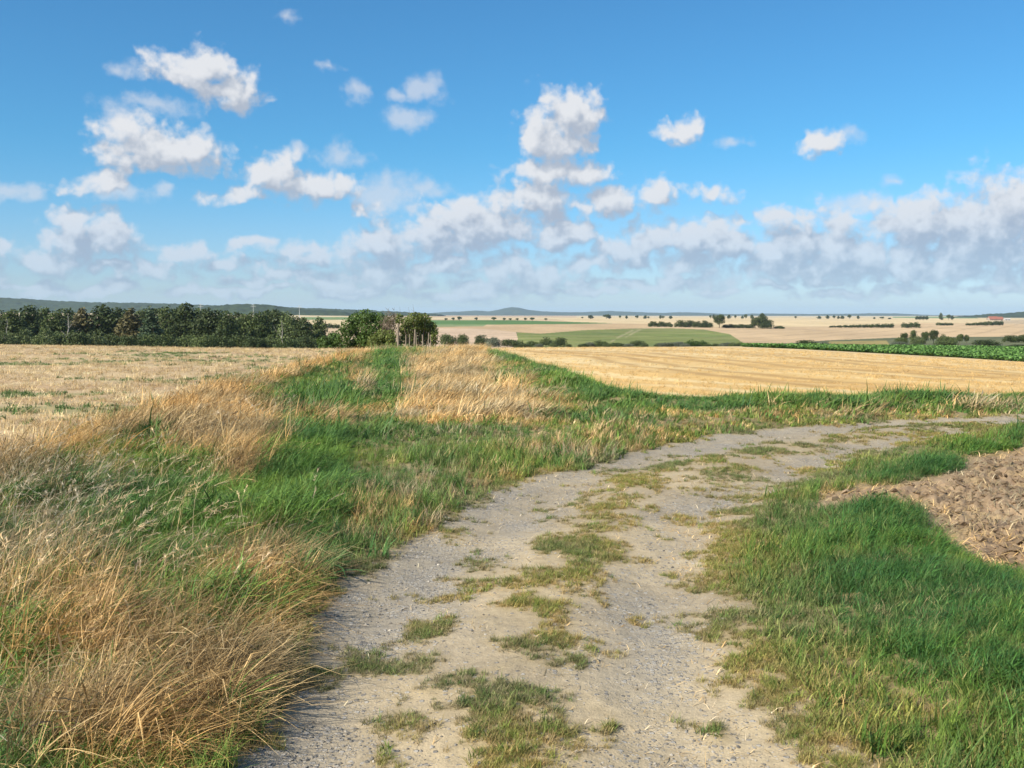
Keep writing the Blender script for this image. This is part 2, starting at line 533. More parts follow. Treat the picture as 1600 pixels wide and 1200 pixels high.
def near_ground_mat():
    m, T, b = principled('soil_gravel_and_turf')
    at = T.new('ShaderNodeAttribute', attribute_name='base')
    gv = T.new('ShaderNodeAttribute', attribute_name='gravel')
    tc = T.new('ShaderNodeTexCoord')
    co = tc.outputs['Object']
    n1 = T.noise(co, 1.3, 5, 0.6)
    n2 = T.noise(co, 14, 5, 0.65)
    n3 = T.noise(co, 110, 3, 0.6)
    f = T.math('MULTIPLY_ADD', n1, 0.5, 0.75)
    f = T.math('MULTIPLY', f, T.math('MULTIPLY_ADD', n2, 0.7, 0.65))
    f = T.math('MULTIPLY', f, T.math('MULTIPLY_ADD', n3, 0.7, 0.65))
    hsv = T.vec('SCALE', at.outputs['Color'], f)
    # grit and stones set in the surface
    vo = T.new('ShaderNodeTexVoronoi')
    T.put(vo.inputs['Vector'], co)
    vo.inputs['Scale'].default_value = 42
    vo2 = T.new('ShaderNodeTexVoronoi')
    T.put(vo2.inputs['Vector'], T.vec('ADD', co, (5.3, 2.1, 0)))
    vo2.inputs['Scale'].default_value = 95
    sepc = T.new('ShaderNodeSeparateColor')
    T.l.new(vo.outputs['Color'], sepc.inputs[0])
    sepc2 = T.new('ShaderNodeSeparateColor')
    T.l.new(vo2.outputs['Color'], sepc2.inputs[0])
    stone = T.mix(sepc.outputs[1], (0.15, 0.145, 0.14), (0.44, 0.41, 0.36))
    stone2 = T.mix(sepc2.outputs[1], (0.14, 0.135, 0.13), (0.45, 0.42, 0.37))
    cover = T.noise(co, 3.1, 4, 0.6)
    amt = T.math('MULTIPLY', gv.outputs['Fac'], T.smooth(cover, 0.33, 0.6))
    pick = T.math('LESS_THAN', sepc.outputs[0], T.math('MULTIPLY', amt, 0.7))
    pick = T.math('MULTIPLY', pick, T.smooth(vo.outputs['Distance'], 0.55, 0.42))
    pick2 = T.math('LESS_THAN', sepc2.outputs[0], T.math('MULTIPLY', amt, 0.7))
    pick2 = T.math('MULTIPLY', pick2, T.smooth(vo2.outputs['Distance'], 0.6, 0.45))
    c = T.mix(T.math('MULTIPLY', pick2, 0.8), hsv, stone2)
    c = T.mix(T.math('MULTIPLY', pick, 0.85), c, stone)
    T.l.new(c, b.inputs['Base Color'])
    hgt = T.math('ADD', T.math('MULTIPLY', n2, 0.012), T.math('MULTIPLY', n3, 0.004))
    hgt = T.math('ADD', hgt, T.math('MULTIPLY', pick, 0.006))
    hgt = T.math('ADD', hgt, T.math('MULTIPLY', pick2, 0.003))
    bp = T.new('ShaderNodeBump')
    bp.inputs['Strength'].default_value = 0.9
    bp.inputs['Distance'].default_value = 1.0
    T.l.new(hgt, bp.inputs['Height'])
    T.l.new(bp.outputs[0], b.inputs['Normal'])
    return m


def field_mat():
    m, T, b = principled('distant_fields')
    at = T.new('ShaderNodeAttribute', attribute_name='base')
    tc = T.new('ShaderNodeTexCoord')
    co = tc.outputs['Object']
    n1 = T.smooth(T.noise(T.vec('MULTIPLY', co, (1, 0.35, 1)), 0.014, 5, 0.6), .3, .7)
    n2 = T.smooth(T.noise(co, 0.11, 6, 0.7), .25, .75)
    n3 = T.noise(T.vec('MULTIPLY', co, (1, 0.15, 1)), 0.6, 4, 0.7)
    rot = T.new('ShaderNodeVectorRotate', rotation_type='Z_AXIS')
    T.put(rot.inputs['Vector'], co)
    rot.inputs['Angle'].default_value = 0.5
    wv = T.new('ShaderNodeTexWave', wave_type='BANDS', bands_direction='X', wave_profile='SIN')
    T.put(wv.inputs['Vector'], rot.outputs[0])
    wv.inputs['Scale'].default_value = 0.018
    wv.inputs['Distortion'].default_value = 1.2
    wv.inputs['Detail'].default_value = 2
    tram = T.smooth(wv.outputs['Fac'], .86, .99)
    f = T.math('MULTIPLY', T.math('MULTIPLY_ADD', n1, 0.26, 0.87), T.math('MULTIPLY_ADD', n2, 0.22, 0.89))
    f = T.math('MULTIPLY', f, T.math('MULTIPLY_ADD', n3, 0.5, 0.75))
    f = T.math('MULTIPLY', f, T.math('MULTIPLY_ADD', tram, -0.16, 1.03))
    T.l.new(T.vec('SCALE', at.outputs['Color'], f), b.inputs['Base Color'])
    return m


def leaf_mat(name, trans=0.3, inst=False, col=(0.1, 0.15, 0.05), col2=None, rough=0.6):
    """foliage: colour from the plant, varied leaf by leaf, partly translucent"""
    m = bpy.data.materials.new(name)
    m.use_nodes = True
    T = NT(m.node_tree)
    T.n.clear()
    bv = T.new('ShaderNodeAttribute', attribute_name='bv')
    if inst:
        at = T.new('ShaderNodeAttribute', attribute_name='tint', attribute_type='INSTANCER')
        base = at.outputs['Color']
        c = T.vec('SCALE', base, T.math('MULTIPLY_ADD', bv.outputs['Fac'], 0.8, 0.6))
    else:
        oi = T.new('ShaderNodeObjectInfo')
        c = T.mix(bv.outputs['Fac'], tuple(x * 0.65 for x in col), col2 or tuple(x * 1.4 for x in col))
        c = T.vec('SCALE', c, T.math('MULTIPLY_ADD', oi.outputs['Random'], 0.35, 0.82))
    d = T.new('ShaderNodeBsdfPrincipled')
    d.inputs['Roughness'].default_value = rough
    d.inputs['Specular IOR Level'].default_value = 0.25
    t = T.new('ShaderNodeBsdfTranslucent')
    T.l.new(c, d.inputs['Base Color'])
    T.l.new(c, t.inputs['Color'])
    mx = T.new('ShaderNodeMixShader')
    mx.inputs[0].default_value = trans
    T.l.new(d.outputs[0], mx.inputs[1])
    T.l.new(t.outputs[0], mx.inputs[2])
    o = T.new('ShaderNodeOutputMaterial')
    T.l.new(mx.outputs[0], o.inputs[0])
    return m


M_NEAR = near_ground_mat()
M_FAR = field_mat()
M_GRASS = leaf_mat('grass_blades', 0.28, inst=True)
M_BARK = plain_mat('bark', (0.11, 0.085, 0.06), var=.4, scale=9)
M_WOODPOST = plain_mat('weathered_wood', (0.22, 0.18, 0.135), var=.35, scale=14)


# ------------------------------------------------------------------ mesh helpers
def link(o):
    sc.collection.objects.link(o)
    return o


def mesh_np(name, verts, faces, mat=None, attrs=None, smooth=True):
    """faces: (n,4) or (n,3) int array; attrs: {name: (kind, array)} per vertex"""
    me = bpy.data.meshes.new(name)
    verts = np.asarray(verts, np.float32)
    faces = np.asarray(faces, np.int32)
    me.vertices.add(len(verts))
    me.vertices.foreach_set('co', verts.ravel())
    if len(faces):
        k = faces.shape[1]
        me.loops.add(faces.size)
        me.loops.foreach_set('vertex_index', faces.ravel())
        me.polygons.add(len(faces))
        me.polygons.foreach_set('loop_start', np.arange(0, faces.size, k, dtype=np.int32))
        me.polygons.foreach_set('use_smooth', np.full(len(faces), smooth))
    me.update(calc_edges=True)
    for an, (kind, arr) in (attrs or {}).items():
        at = me.attributes.new(an, kind, 'POINT')
        arr = np.asarray(arr)
        if kind == 'FLOAT_COLOR':
            if arr.shape[1] == 3:
                arr = np.concatenate([arr, np.ones((len(arr), 1))], 1)
            at.data.foreach_set('color', arr.astype(np.float32).ravel())
        elif kind == 'FLOAT_VECTOR':
            at.data.foreach_set('vector', arr.astype(np.float32).ravel())
        elif kind == 'INT':
            at.data.foreach_set('value', arr.astype(np.int32))
        else:
            at.data.foreach_set('value', arr.astype(np.float32))
    if mat:
        me.materials.append(mat)
    return me


def obj(name, me, parent=None, loc=None):
    o = bpy.data.objects.new(name, me)
    if parent:
        o.parent = parent
    if loc is not None:
        o.location = loc
    return link(o)


def tag(o, label=None, cat=None, group=None, kind=None):
    for k, v in (('label', label), ('category', cat), ('group', group), ('kind', kind)):
        if v:
            o[k] = v
    return o


# ------------------------------------------------------------------ ground: one continuous sheet, cut along field edges
def a_samples(step, core):
    c = np.arange(-core, core + step / 2, step)
    ext = []
    s, a = step, core
    while a < 7:
        s *= 1.22
        a += s
        ext.append(a)
    ext = np.array(ext)
    return np.concatenate([-ext[::-1], c, ext])


def rings(y0, y1, ratio):
    n = int(round(math.log(y1 / y0) / ratio))
    return np.exp(np.linspace(math.log(y0), math.log(y1), n + 1))


def grid(av, yv):
    A, Yg = np.meshgrid(av, yv)
    n, m = A.shape
    idx = np.arange(n * m).reshape(n, m)
    f = np.stack([idx[:-1, :-1], idx[:-1, 1:], idx[1:, 1:], idx[1:, :-1]], -1).reshape(-1, 4)
    return (A * Yg).ravel(), Yg.ravel(), f


def split_build(X, Y, Z, F, zone, zinfo, mat, attrs):
    V = np.stack([X, Y, Z], 1)
    for zid, (name, label) in zinfo.items():
        sel = F[zone == zid]
        if not len(sel):
            continue
        u, inv = np.unique(sel, return_inverse=True)
        me = mesh_np(name, V[u], inv.reshape(-1, 4), mat, {k: (kd, ar[u]) for k, (kd, ar) in attrs.items()})
        o = obj(name, me)
        tag(o, label, 'ground', kind='structure')


def col3(n, c):
    return np.tile(np.array(c, float), (n, 1))


C_TRACK = (0.34, 0.275, 0.18)
C_DUST = (0.42, 0.335, 0.21)
C_GRIT = (0.25, 0.23, 0.195)
C_TURF = (0.15, 0.15, 0.06)
C_THATCH = (0.24, 0.185, 0.095)
C_SOIL = (0.235, 0.165, 0.105)
C_STRAWL = (0.44, 0.33, 0.195)
C_GOLD = (0.55, 0.365, 0.145)


def lerp(a, b, t):
    return a * (1 - t[:, None]) + np.asarray(b) * t[:, None]


WHEELS = []
for _wl in ([(820, 547), (900, 556), (1000, 574), (1120, 590), (1300, 606)], [(870, 545), (960, 551), (1080, 564), (1220, 577), (1500, 590)], [(1000, 543), (1150, 549), (1350, 565), (1600, 583)]):
    for _off in (0, 1.5):
        WHEELS.append([(a_ + _off * .8, b_ + _off * .5) for a_, b_ in plan(_wl)])


def wheel_dist(X, Y):
    d = np.full(np.shape(X), 1e9)
    for w in WHEELS:
        d = np.minimum(d, line_dist(w, X, Y))
    return d


def build_near():
    X, Y, F = grid(a_samples(0.0027, 0.66), rings(0.7, 62, 0.0098))
    z = zone_fields(X, Y)
    Z = height(X, Y, z)
    n = len(X)
    col = col3(n, C_THATCH)
    col = lerp(col, C_TURF, sstep(fbm(X * .9, Y * .9, 4), .4, .65) * (0.5 + 0 * X))
    t = sstep(z['track'], -0.08, 0.12)
    trk = col3(n, C_TRACK)
    trk = lerp(trk, C_DUST, sstep(fbm(X * 1.1 + 4, Y * 1.1, 4), .42, .62))
    gravel = np.maximum(np.exp(-(z['rut'] / 0.42) ** 2) * (0.35 + .65 * sstep(fbm(X * .8, Y * .8 + 3, 3), .3, .6)), 0.85 * np.exp(-(z['dl'] / 0.4) ** 2) + .1)
    gravel = np.clip(gravel, 0.15, 1) * (1 - np.clip(z['turf'], 0, 1) * .7)
    trk = lerp(trk, C_GRIT, gravel * .8)
    trk = lerp(trk, (0.29, 0.225, 0.115), np.clip(sstep(z['turf'] + (fbm(X * 4.5, Y * 4.5, 3) - .5) * 1.2, .25, .8), 0, 1) * .8)
    col = lerp(col, trk, t) if False else col * (1 - t[:, None]) + trk * t[:, None]
    p = sstep(z['plough'], -0.1, 0.15)
    soil = lerp(col3(n, C_SOIL), (0.31, 0.225, 0.142), sstep(fbm(X * 2, Y * 2, 4), .4, .65))
    soil = lerp(soil, (0.40, 0.29, 0.15), sstep(fbm(X * 5 + 7, Y * 9, 3), .55, .7) * .6)
    col = col * (1 - p[:, None]) + soil * p[:, None]
    le = sstep(z['left'], -0.1, 0.5)
    st = lerp(col3(n, C_STRAWL), (0.38, 0.27, 0.16), sstep(fbm(X * .5, Y * .9, 4), .4, .65))
    st = lerp(st, (0.16, 0.19, 0.07), sstep(fbm(X * .3 + 3, Y * .55 + 8, 5), .52, .68) * .55 * sstep(48 - Y, 0, 14))
    col = col * (1 - le[:, None]) + st * le[:, None]
    go = sstep(z['gold'], -0.1, 0.3)
    # drilled rows and wheelings run away to the upper left
    s = X * 0.80 + Y * 0.60
    g = lerp(col3(n, C_GOLD), (0.60, 0.44, 0.22), sstep(Y, 22, 50))
    g = lerp(g, (0.44, 0.27, 0.10), sstep(fbm(s * .9, (Y * .8 - X * .6) * .10, 4), .45, .68) * .7)
    g = lerp(g, (0.62, 0.50, 0.28), sstep(fbm(s * 1.7 + 9, (Y * .8 - X * .6) * .07, 3), .5, .7) * .6)
    g = lerp(g, (0.34, 0.215, 0.085), .8 * np.exp(-(wheel_dist(X, Y) / .3) ** 2))
    col = col * (1 - go[:, None]) + g * go[:, None]
    grv = gravel * t
    _, prow = project(X, Y, Z)
    pcol, _ = project(X, Y, Z)
    bt = inside(BEET, pcol, prow) & (Y > 38)
    col[bt] = (0.17, 0.14, 0.08)
    cx, cy = X[F].mean(1), Y[F].mean(1)

    def fm(a):
        return a[F].mean(1)
    zone = np.zeros(len(F), int)
    zone[fm(z['track']) > 0] = 1
    zone[fm(z['plough']) > 0] = 2
    zone[fm(z['left']) > 0] = 3
    zone[fm(z['gold']) > 0] = 4
    zone[(fm(z['plough']) <= 0) & (fm(z['track']) <= 0) & (fm(z['left']) <= 0) & (fm(z['gold']) <= 0) & (cx > 0) & (fm(z['dr']) < fm(z['dl']))] = 6
    zone[inside(BEET, fm(pcol), fm(prow)) & (cy > 38)] = 5
    zi = {0: ('grass_verge', 'grassy verge ground left of and behind the farm track'), 1: ('farm_track', 'pale gravel and dirt farm track curving to the right'),
          2: ('ploughed_soil', 'bare brown ploughed soil at right edge'), 3: ('stubble_field', 'patchy straw covered stubble field on the left'),
          4: ('stubble_field', 'golden harvested stubble field right of centre'), 5: ('beet_field', 'soil under the leafy green crop strip at right'),
          6: ('grass_verge', 'verge ground between farm track and ploughed soil')}
    split_build(X, Y, Z, F, zone, zi, M_NEAR, {'base': ('FLOAT_COLOR', col), 'gravel': ('FLOAT', grv)})
    # ground behind the camera
    xs = np.linspace(-60, 60, 41)
    ys = np.linspace(-60, 0.74, 21)
    XX, YY = np.meshgrid(xs, ys)
    idx = np.arange(XX.size).reshape(XX.shape)
    FF = np.stack([idx[:-1, :-1], idx[:-1, 1:], idx[1:, 1:], idx[1:, :-1]], -1).reshape(-1, 4)
    ZZ = np.full(XX.size, -0.012)
    me = mesh_np('ground', np.stack([XX.ravel(), YY.ravel(), ZZ], 1), FF, M_NEAR, {'base': ('FLOAT_COLOR', col3(XX.size, C_TURF)), 'gravel': ('FLOAT', np.zeros(XX.size))})
    tag(obj('ground', me), 'turf ground behind the viewpoint', 'ground', kind='structure')


FAR_ZONES = [  # (id, name, label, colour, outline in photo pixels, nearest distance)
    (1, 'stubble_field', 'thin pale gold stubble field on the horizon', (0.50, 0.40, 0.24), [(-2000, 499), (4000, 499), (4000, 470), (-2000, 470)], 500),
    (2, 'stubble_field', 'tan stubble band below the central blue hill', (0.44, 0.32, 0.20), [(560, 495.5), (900, 496.2), (900, 470), (560, 470)], 500),
    (3, 'green_field', 'narrow dark green field strip beyond the dry grass', (0.085, 0.16, 0.045), [(640, 500.4), (800, 500.4), (895, 503), (960, 505), (890, 506.3), (780, 507.2), (640, 507)], 500),
    (4, 'green_field', 'pale green sliver below the dark green strip', (0.20, 0.24, 0.11), [(640, 507), (760, 507.2), (755, 510), (640, 511)], 400),
    (5, 'stubble_field', 'brownish tan stubble field above the green hillside', (0.42, 0.30, 0.17), [(640, 511), (755, 510), (780, 507.2), (890, 506.3), (1015, 505.8), (1030, 512), (980, 513.5), (910, 516), (845, 521.3), (808, 519), (760, 514), (640, 512.5)], 400),
    (6, 'stubble_field', 'pinkish tan stubble field left of the green hillside', (0.46, 0.34, 0.23), [(600, 512), (690, 512.4), (760, 514), (806, 519), (809, 530), (800, 546), (600, 560)], 230),
    (7, 'green_hillside', 'rounded green meadow hillside beyond the golden field', (0.165, 0.19, 0.052), [(809, 519.5), (845, 521.5), (910, 516), (980, 513.5), (1050, 513), (1100, 515), (1140, 522), (1165, 535), (1175, 546), (795, 550), (809, 530)], 280),
    (8, 'stubble_field', 'pale gold stubble field around the distant hedge', (0.53, 0.41, 0.235), [(895, 496.4), (1900, 499), (1900, 505), (1600, 506.3), (1440, 504.4), (1400, 507), (1300, 509.8), (1200, 511), (1015, 511), (1015, 505.8), (960, 505), (895, 503), (870, 499)], 500),
    (9, 'stubble_field', 'wide tan stubble field on the right slope', (0.45, 0.325, 0.19), [(1030, 512), (1110, 511), (1200, 511), (1300, 509.8), (1400, 507), (1440, 504.6), (1600, 506.3), (2600, 506), (2600, 524), (1600, 525.5), (1400, 527.5), (1290, 532), (1220, 537), (1165, 538), (1140, 522), (1100, 515), (1050, 513)], 300),
    (10, 'rough_pasture', 'dark olive rough pasture hollow behind the leafy crop', (0.105, 0.11, 0.052), [(1165, 538), (1220, 537), (1290, 532), (1400, 527.5), (1600, 525.5), (2600, 524), (2600, 560), (1160, 560)], 185),
    (11, 'rough_pasture', 'ochre dry grass patch in the rough pasture hollow', (0.25, 0.20, 0.075), [(1296, 533.5), (1385, 532), (1394, 543), (1285, 543)], 185),
    (12, 'green_field', 'thin green field on the right horizon', (0.15, 0.22, 0.08), [(1395, 494.8), (1520, 494.8), (1530, 497.6), (1395, 496.6)], 1200),
    (13, 'stubble_field', 'greyish tan field below the red roofed farm', (0.40, 0.31, 0.20), [(1520, 505.5), (1560, 501), (1600, 499.5), (2600, 499.5), (2600, 506), (1600, 506.3)], 500),
    (14, 'green_field', 'thin green field left of the shrubs', (0.14, 0.20, 0.07), [(470, 495.5), (600, 495.5), (600, 499.5), (475, 499.5)], 500),
    (15, 'stubble_field', 'gold stubble field seen between wood and shrubs', (0.52, 0.41, 0.24), [(300, 500), (600, 500), (600, 509), (300, 509)], 400),
    (16, 'stubble_field', 'tan stubble slope glimpsed between wood and shrubs', (0.43, 0.32, 0.20), [(300, 509), (640, 509), (640, 540), (300, 540)], 300),
]


def build_far():
    yv = np.concatenate([rings(61.5, 280, 0.024), rings(280, 800, 0.014)[1:], rings(800, 6000, 0.028)[1:], rings(6000, 24000, .12)[1:]])
    X, Y, F = grid(a_samples(0.0009, 0.60), yv)
    Z = height(X, Y)
    Z += (fbm(X * .02, Y * .02, 3) - .5) * 0.5 * sstep(Y, 70, 140) * (1 - sstep(Y, 300, 800))
    c, r = project(X, Y, Z)
    n = len(X)
    cf, rf, yf = c[F].mean(1), r[F].mean(1), Y[F].mean(1)
    zone = np.zeros(len(F), int)
    col = col3(n, (0.13, 0.14, 0.06))
    far = Y > 480
    col[far] = (0.44, 0.33, 0.2)
    zone[yf > 480] = 20
    xf = X[F].mean(1)
    hold = (yf < 75) & (cf < 700)
    zone[hold] = 22
    col[(Y < 90) & (c < 700)] = C_STRAWL
    hg = (yf < 110) & (cf >= 752)
    zone[hg] = 23
    col[(Y < 110) & (c >= 752)] = (0.58, 0.43, 0.22)
    bt = inside(BEET, cf, rf) & (yf < 185)
    zone[bt] = 21
    col[inside(BEET, c, r) & (Y < 185)] = (0.15, 0.13, 0.07)
    zi = {0: ('valley_meadow', 'meadow ground in the hidden valley'), 20: ('far_plain', 'pale tan far plain under the horizon hills'), 21: ('beet_field', 'soil under the far part of the leafy crop'),
          22: ('stubble_field', 'far brow of the left stubble field'), 23: ('stubble_field', 'far brow of the golden stubble field')}
    for zid, nm, lb, cc, poly, ymin in FAR_ZONES:
        mk = inside(poly, cf, rf) & (yf > ymin) & (zone != 21)
        zone[mk] = zid
        col[inside(poly, c, r) & (Y > ymin)] = cc
        zi[zid] = (nm, lb)
    # give every face's own colour to vertices of its zone (keeps edges crisp)
    V = np.stack([X, Y, Z], 1)
    ccol = {zid: cc for zid, _, _, cc, _, _ in FAR_ZONES}
    for zid, (name, label) in zi.items():
        sel = F[zone == zid]
        if not len(sel):
            continue
        u, inv = np.unique(sel, return_inverse=True)
        cu = col3(len(u), ccol[zid]) if zid in ccol else col[u]
        if zid == 7:
            pc, pr = c[u], r[u]
            mott = sstep(fbm(X[u] * .03, Y[u] * .02 + 4, 4), .35, .65)
            cu = lerp(cu, (0.115, 0.15, 0.042), mott * .7)
            cu = lerp(cu, (0.23, 0.22, 0.085), sstep(fbm(X[u] * .012 + 5, Y[u] * .05, 4), .5, .7) * .6)
            for tl in ([(996, 513), (985, 518), (968, 526), (955, 534)], [(1004, 513), (992, 519), (978, 527)]):
                dd = line_dist(tl, pc, pr)
                cu = lerp(cu, (0.36, 0.31, 0.18), .65 * np.exp(-(dd / 1.4) ** 2) * sstep(fbm(pc * .12, pr * .6, 3), .35, .6))
        me = mesh_np(name, V[u], inv.reshape(-1, 4), M_FAR, {'base': ('FLOAT_COLOR', cu)})
        tag(obj(name, me), label, 'field', kind='structure')


build_near()
build_far()


# ------------------------------------------------------------------ hills on the horizon
def ridge(name, label, prof, Yc, depth, colour, bump, cell, base=-12.0):
    prof = np.array(prof, float)
    x0, x1 = x_of_col(prof[0, 0], Yc), x_of_col(prof[-1, 0], Yc)
    nx = int((x1 - x0) / cell)
    ny = max(10, int(depth / cell / 1.5))
    xs = np.linspace(x0, x1, nx + 1)
    ts = np.linspace(-1, 1, ny + 1)
    XX, TT = np.meshgrid(xs, ts)
    top = z_of_row(np.interp(CX + FPX * XX / Yc, prof[:, 0], prof[:, 1]), Yc)
    YY = Yc + TT * depth / 2
    prof_t = np.where(TT < 0, 1 - np.abs(TT) ** 2.0, 1 - TT ** 2)
    ZZ = base + (top - base) * prof_t
    bumpn = (fbm(XX / (cell * 2.2), YY / (cell * 2.2), 3) - .5) * 2 * bump
    ZZ = ZZ + bumpn * (prof_t > 0.02) + (prof_t > .02) * (prof_t < .97) * (fbm(XX / 300, YY / 300, 2) - .5) * bump * 2
    idx = np.arange(XX.size).reshape(XX.shape)
    F = np.stack([idx[:-1, :-1], idx[:-1, 1:], idx[1:, 1:], idx[1:, :-1]], -1).reshape(-1, 4)
    m, T, b = principled(name + '_woodland')
    tc = T.new('ShaderNodeTexCoord')
    nz = T.noise(tc.outputs['Object'], 1 / (cell * 3), 4, 0.6)
    T.l.new(T.mix(T.smooth(nz, .35, .65), tuple(c * .7 for c in colour), tuple(c * 1.35 for c in colour)), b.inputs['Base Color'])
    o = obj(name, mesh_np(name, np.stack([XX.ravel(), YY.ravel(), ZZ.ravel()], 1), F, m, smooth=True))
    tag(o, label, 'hill', kind='structure')


ridge('forested_hill', 'long dark forested hill behind the left wood',
      [(-700, 462), (-300, 463), (0, 465.5), (50, 468), (90, 471), (150, 473), (240, 474.5), (300, 476.5), (345, 478), (420, 480), (500, 483), (560, 485), (620, 487.5), (690, 492)], 3600, 900, (0.035, 0.05, 0.022), 5.0, 7)
ridge('forested_hill', 'nearer dark wood on the rise above the left wood',
      [(285, 489), (300, 486), (318, 482), (345, 477.5), (372, 475), (420, 476), (446, 480), (470, 484), (530, 486), (552, 490.5)], 2500, 160, (0.028, 0.042, 0.018), 3.5, 5)
ridge('blue_hills', 'distant blue hills with one rounded peak at centre',
      [(600, 492), (660, 490.5), (690, 488), (720, 487), (745, 485.5), (765, 486.8), (780, 484), (790, 481.5), (800, 480), (812, 481), (825, 484.3), (850, 487), (880, 488), (910, 488), (935, 487), (950, 486), (975, 487), (1010, 488.5), (1040, 489), (1065, 488), (1090, 489), (1110, 490.5), (1160, 491.5), (1190, 490), (1260, 491), (1330, 490.5), (1370, 489.5), (1400, 491.5), (1440, 493), (1600, 493), (2200, 492)], 9000, 2500, (0.04, 0.055, 0.03), 4.0, 28)
ridge('forested_hill', 'dark wooded rise behind the red roofed farm',
      [(1496, 498), (1515, 495), (1530, 493.5), (1550, 491.5), (1600, 488), (1700, 486), (1900, 486), (2300, 490)], 3000, 500, (0.03, 0.045, 0.02), 4.0, 6)


# ------------------------------------------------------------------ scatter machinery
def blade_mesh(name, n, spread, lmin, lmax, width, th0, th1, fan=0.6, segs=4, seed=0, head=0.0, flat=0.0, headlen=0.12):
    """a tuft of ribbons leaning towards local +X; attribute bv varies per blade"""
    r = np.random.default_rng(seed)
    V, F, B = [], [], []
    for i in range(n):
        L = r.uniform(lmin, lmax)
        az = r.normal(0, fan)
        a0 = max(0, r.normal(th0, 0.3))
        a1 = th1 * r.uniform(0.55, 1.3)
        rr = spread * math.sqrt(r.random())
        ph = r.random() * 6.283
        p = np.array([rr * math.cos(ph), rr * math.sin(ph), -0.01])
        side_tw = r.uniform(-.9, .9)
        bv = r.random()
        w = width * math.exp(r.normal(0, .38))
        kink = r.random() < .22
        kk = r.uniform(.4, .8)
        pts = [p.copy()]
        for k in range(segs):
            t = (k + .5) / segs
            th = min(a0 + a1 * t + (1.1 if kink and t > kk else 0), 2.2)
            d = np.array([math.sin(th) * math.cos(az), math.sin(th) * math.sin(az), math.cos(th)])
            p = p + d * L / segs
            p[2] = max(p[2], 0.004 + 0.01 * bv)
            pts.append(p.copy())
        side = np.array([-math.sin(az + side_tw), math.cos(az + side_tw), 0.0])
        b0 = len(V)
        for k, q in enumerate(pts):
            t = k / segs
            ww = w * (1 - t ** 1.6) * .5 + w * .05
            if head and bv < head and t > 1 - headlen * 2.2:
                ww = w * (1.15 if t < 1 else .3)
            V += [q - side * ww, q + side * ww]
            B += [bv, bv]
        for k in range(segs):
            i0 = b0 + 2 * k
            F.append((i0, i0 + 1, i0 + 3, i0 + 2))
    return mesh_np(name, np.array(V), np.array(F), M_GRASS, {'bv': ('FLOAT', np.array(B))}, smooth=True)


PROTO_N = [0]


def proto_set(name, meshes):
    col = bpy.data.collections.new(name)
    for k, me in enumerate(meshes):
        o = bpy.data.objects.new('%s_%02d' % (name, k), me)
        col.objects.link(o)
    return col


def scatter(name, label, cat, col, pts, rot, scl, kind, tint):
    n = len(pts)
    if n == 0:
        return
    if np.ndim(scl) == 1:
        scl = np.repeat(np.asarray(scl)[:, None], 3, 1)
    me = mesh_np(name, pts, np.zeros((0, 4), int), None, {
        'rot': ('FLOAT_VECTOR', rot), 'scl': ('FLOAT_VECTOR', scl), 'kind': ('INT', kind), 'tint': ('FLOAT_COLOR', tint)})
    o = obj(name, me)
    g = bpy.data.node_groups.new('scatter_' + name, 'GeometryNodeTree')
    g.interface.new_socket('Geometry', in_out='INPUT', socket_type='NodeSocketGeometry')
    g.interface.new_socket('Geometry', in_out='OUTPUT', socket_type='NodeSocketGeometry')
    gi, go = g.nodes.new('NodeGroupInput'), g.nodes.new('NodeGroupOutput')
    iop = g.nodes.new('GeometryNodeInstanceOnPoints')
    ci = g.nodes.new('GeometryNodeCollectionInfo')
    ci.inputs['Collection'].default_value = col
    ci.inputs['Separate Children'].default_value = True
    ci.inputs['Reset Children'].default_value = True

    def na(nm, dt):
        nd = g.nodes.new('GeometryNodeInputNamedAttribute')
        nd.data_type = dt
        nd.inputs['Name'].default_value = nm
        return nd.outputs['Attribute']
    L = g.links.new
    L(gi.outputs[0], iop.inputs['Points'])
    L(ci.outputs[0], iop.inputs['Instance'])
    iop.inputs['Pick Instance'].default_value = True
    L(na('kind', 'INT'), iop.inputs['Instance Index'])
    L(na('rot', 'FLOAT_VECTOR'), iop.inputs['Rotation'])
    L(na('scl', 'FLOAT_VECTOR'), iop.inputs['Scale'])
    L(iop.outputs[0], go.inputs[0])
    md = o.modifiers.new('scatter', 'NODES')
    md.node_group = g
    me.materials.append(M_GRASS)
    tag(o, label, cat, kind='stuff')
    return o


def candidates(rho5, y0, y1, a0, a1, power, seed):
    """random ground points, rho5 per square metre at 5 m, thinning with distance"""
    r = np.random.default_rng(seed)
    e = 2 - power
    n = int(rho5 * 5 ** power * (a1 - a0) * (y1 ** e - y0 ** e) / e)
    Y = (y0 ** e + r.random(n) * (y1 ** e - y0 ** e)) ** (1 / e)
    X = (a0 + r.random(n) * (a1 - a0)) * Y
    return X, Y, r


def tints(r, n, cols, var=0.18):
    cols = np.array(cols, float)
    k = r.integers(0, len(cols), n)
    k2 = r.integers(0, len(cols), n)
    t = r.random(n)[:, None]
    c = cols[k] * t + cols[k2] * (1 - t)
    return np.clip(c * (1 + r.normal(0, var, n))[:, None], 0.005, 0.9)


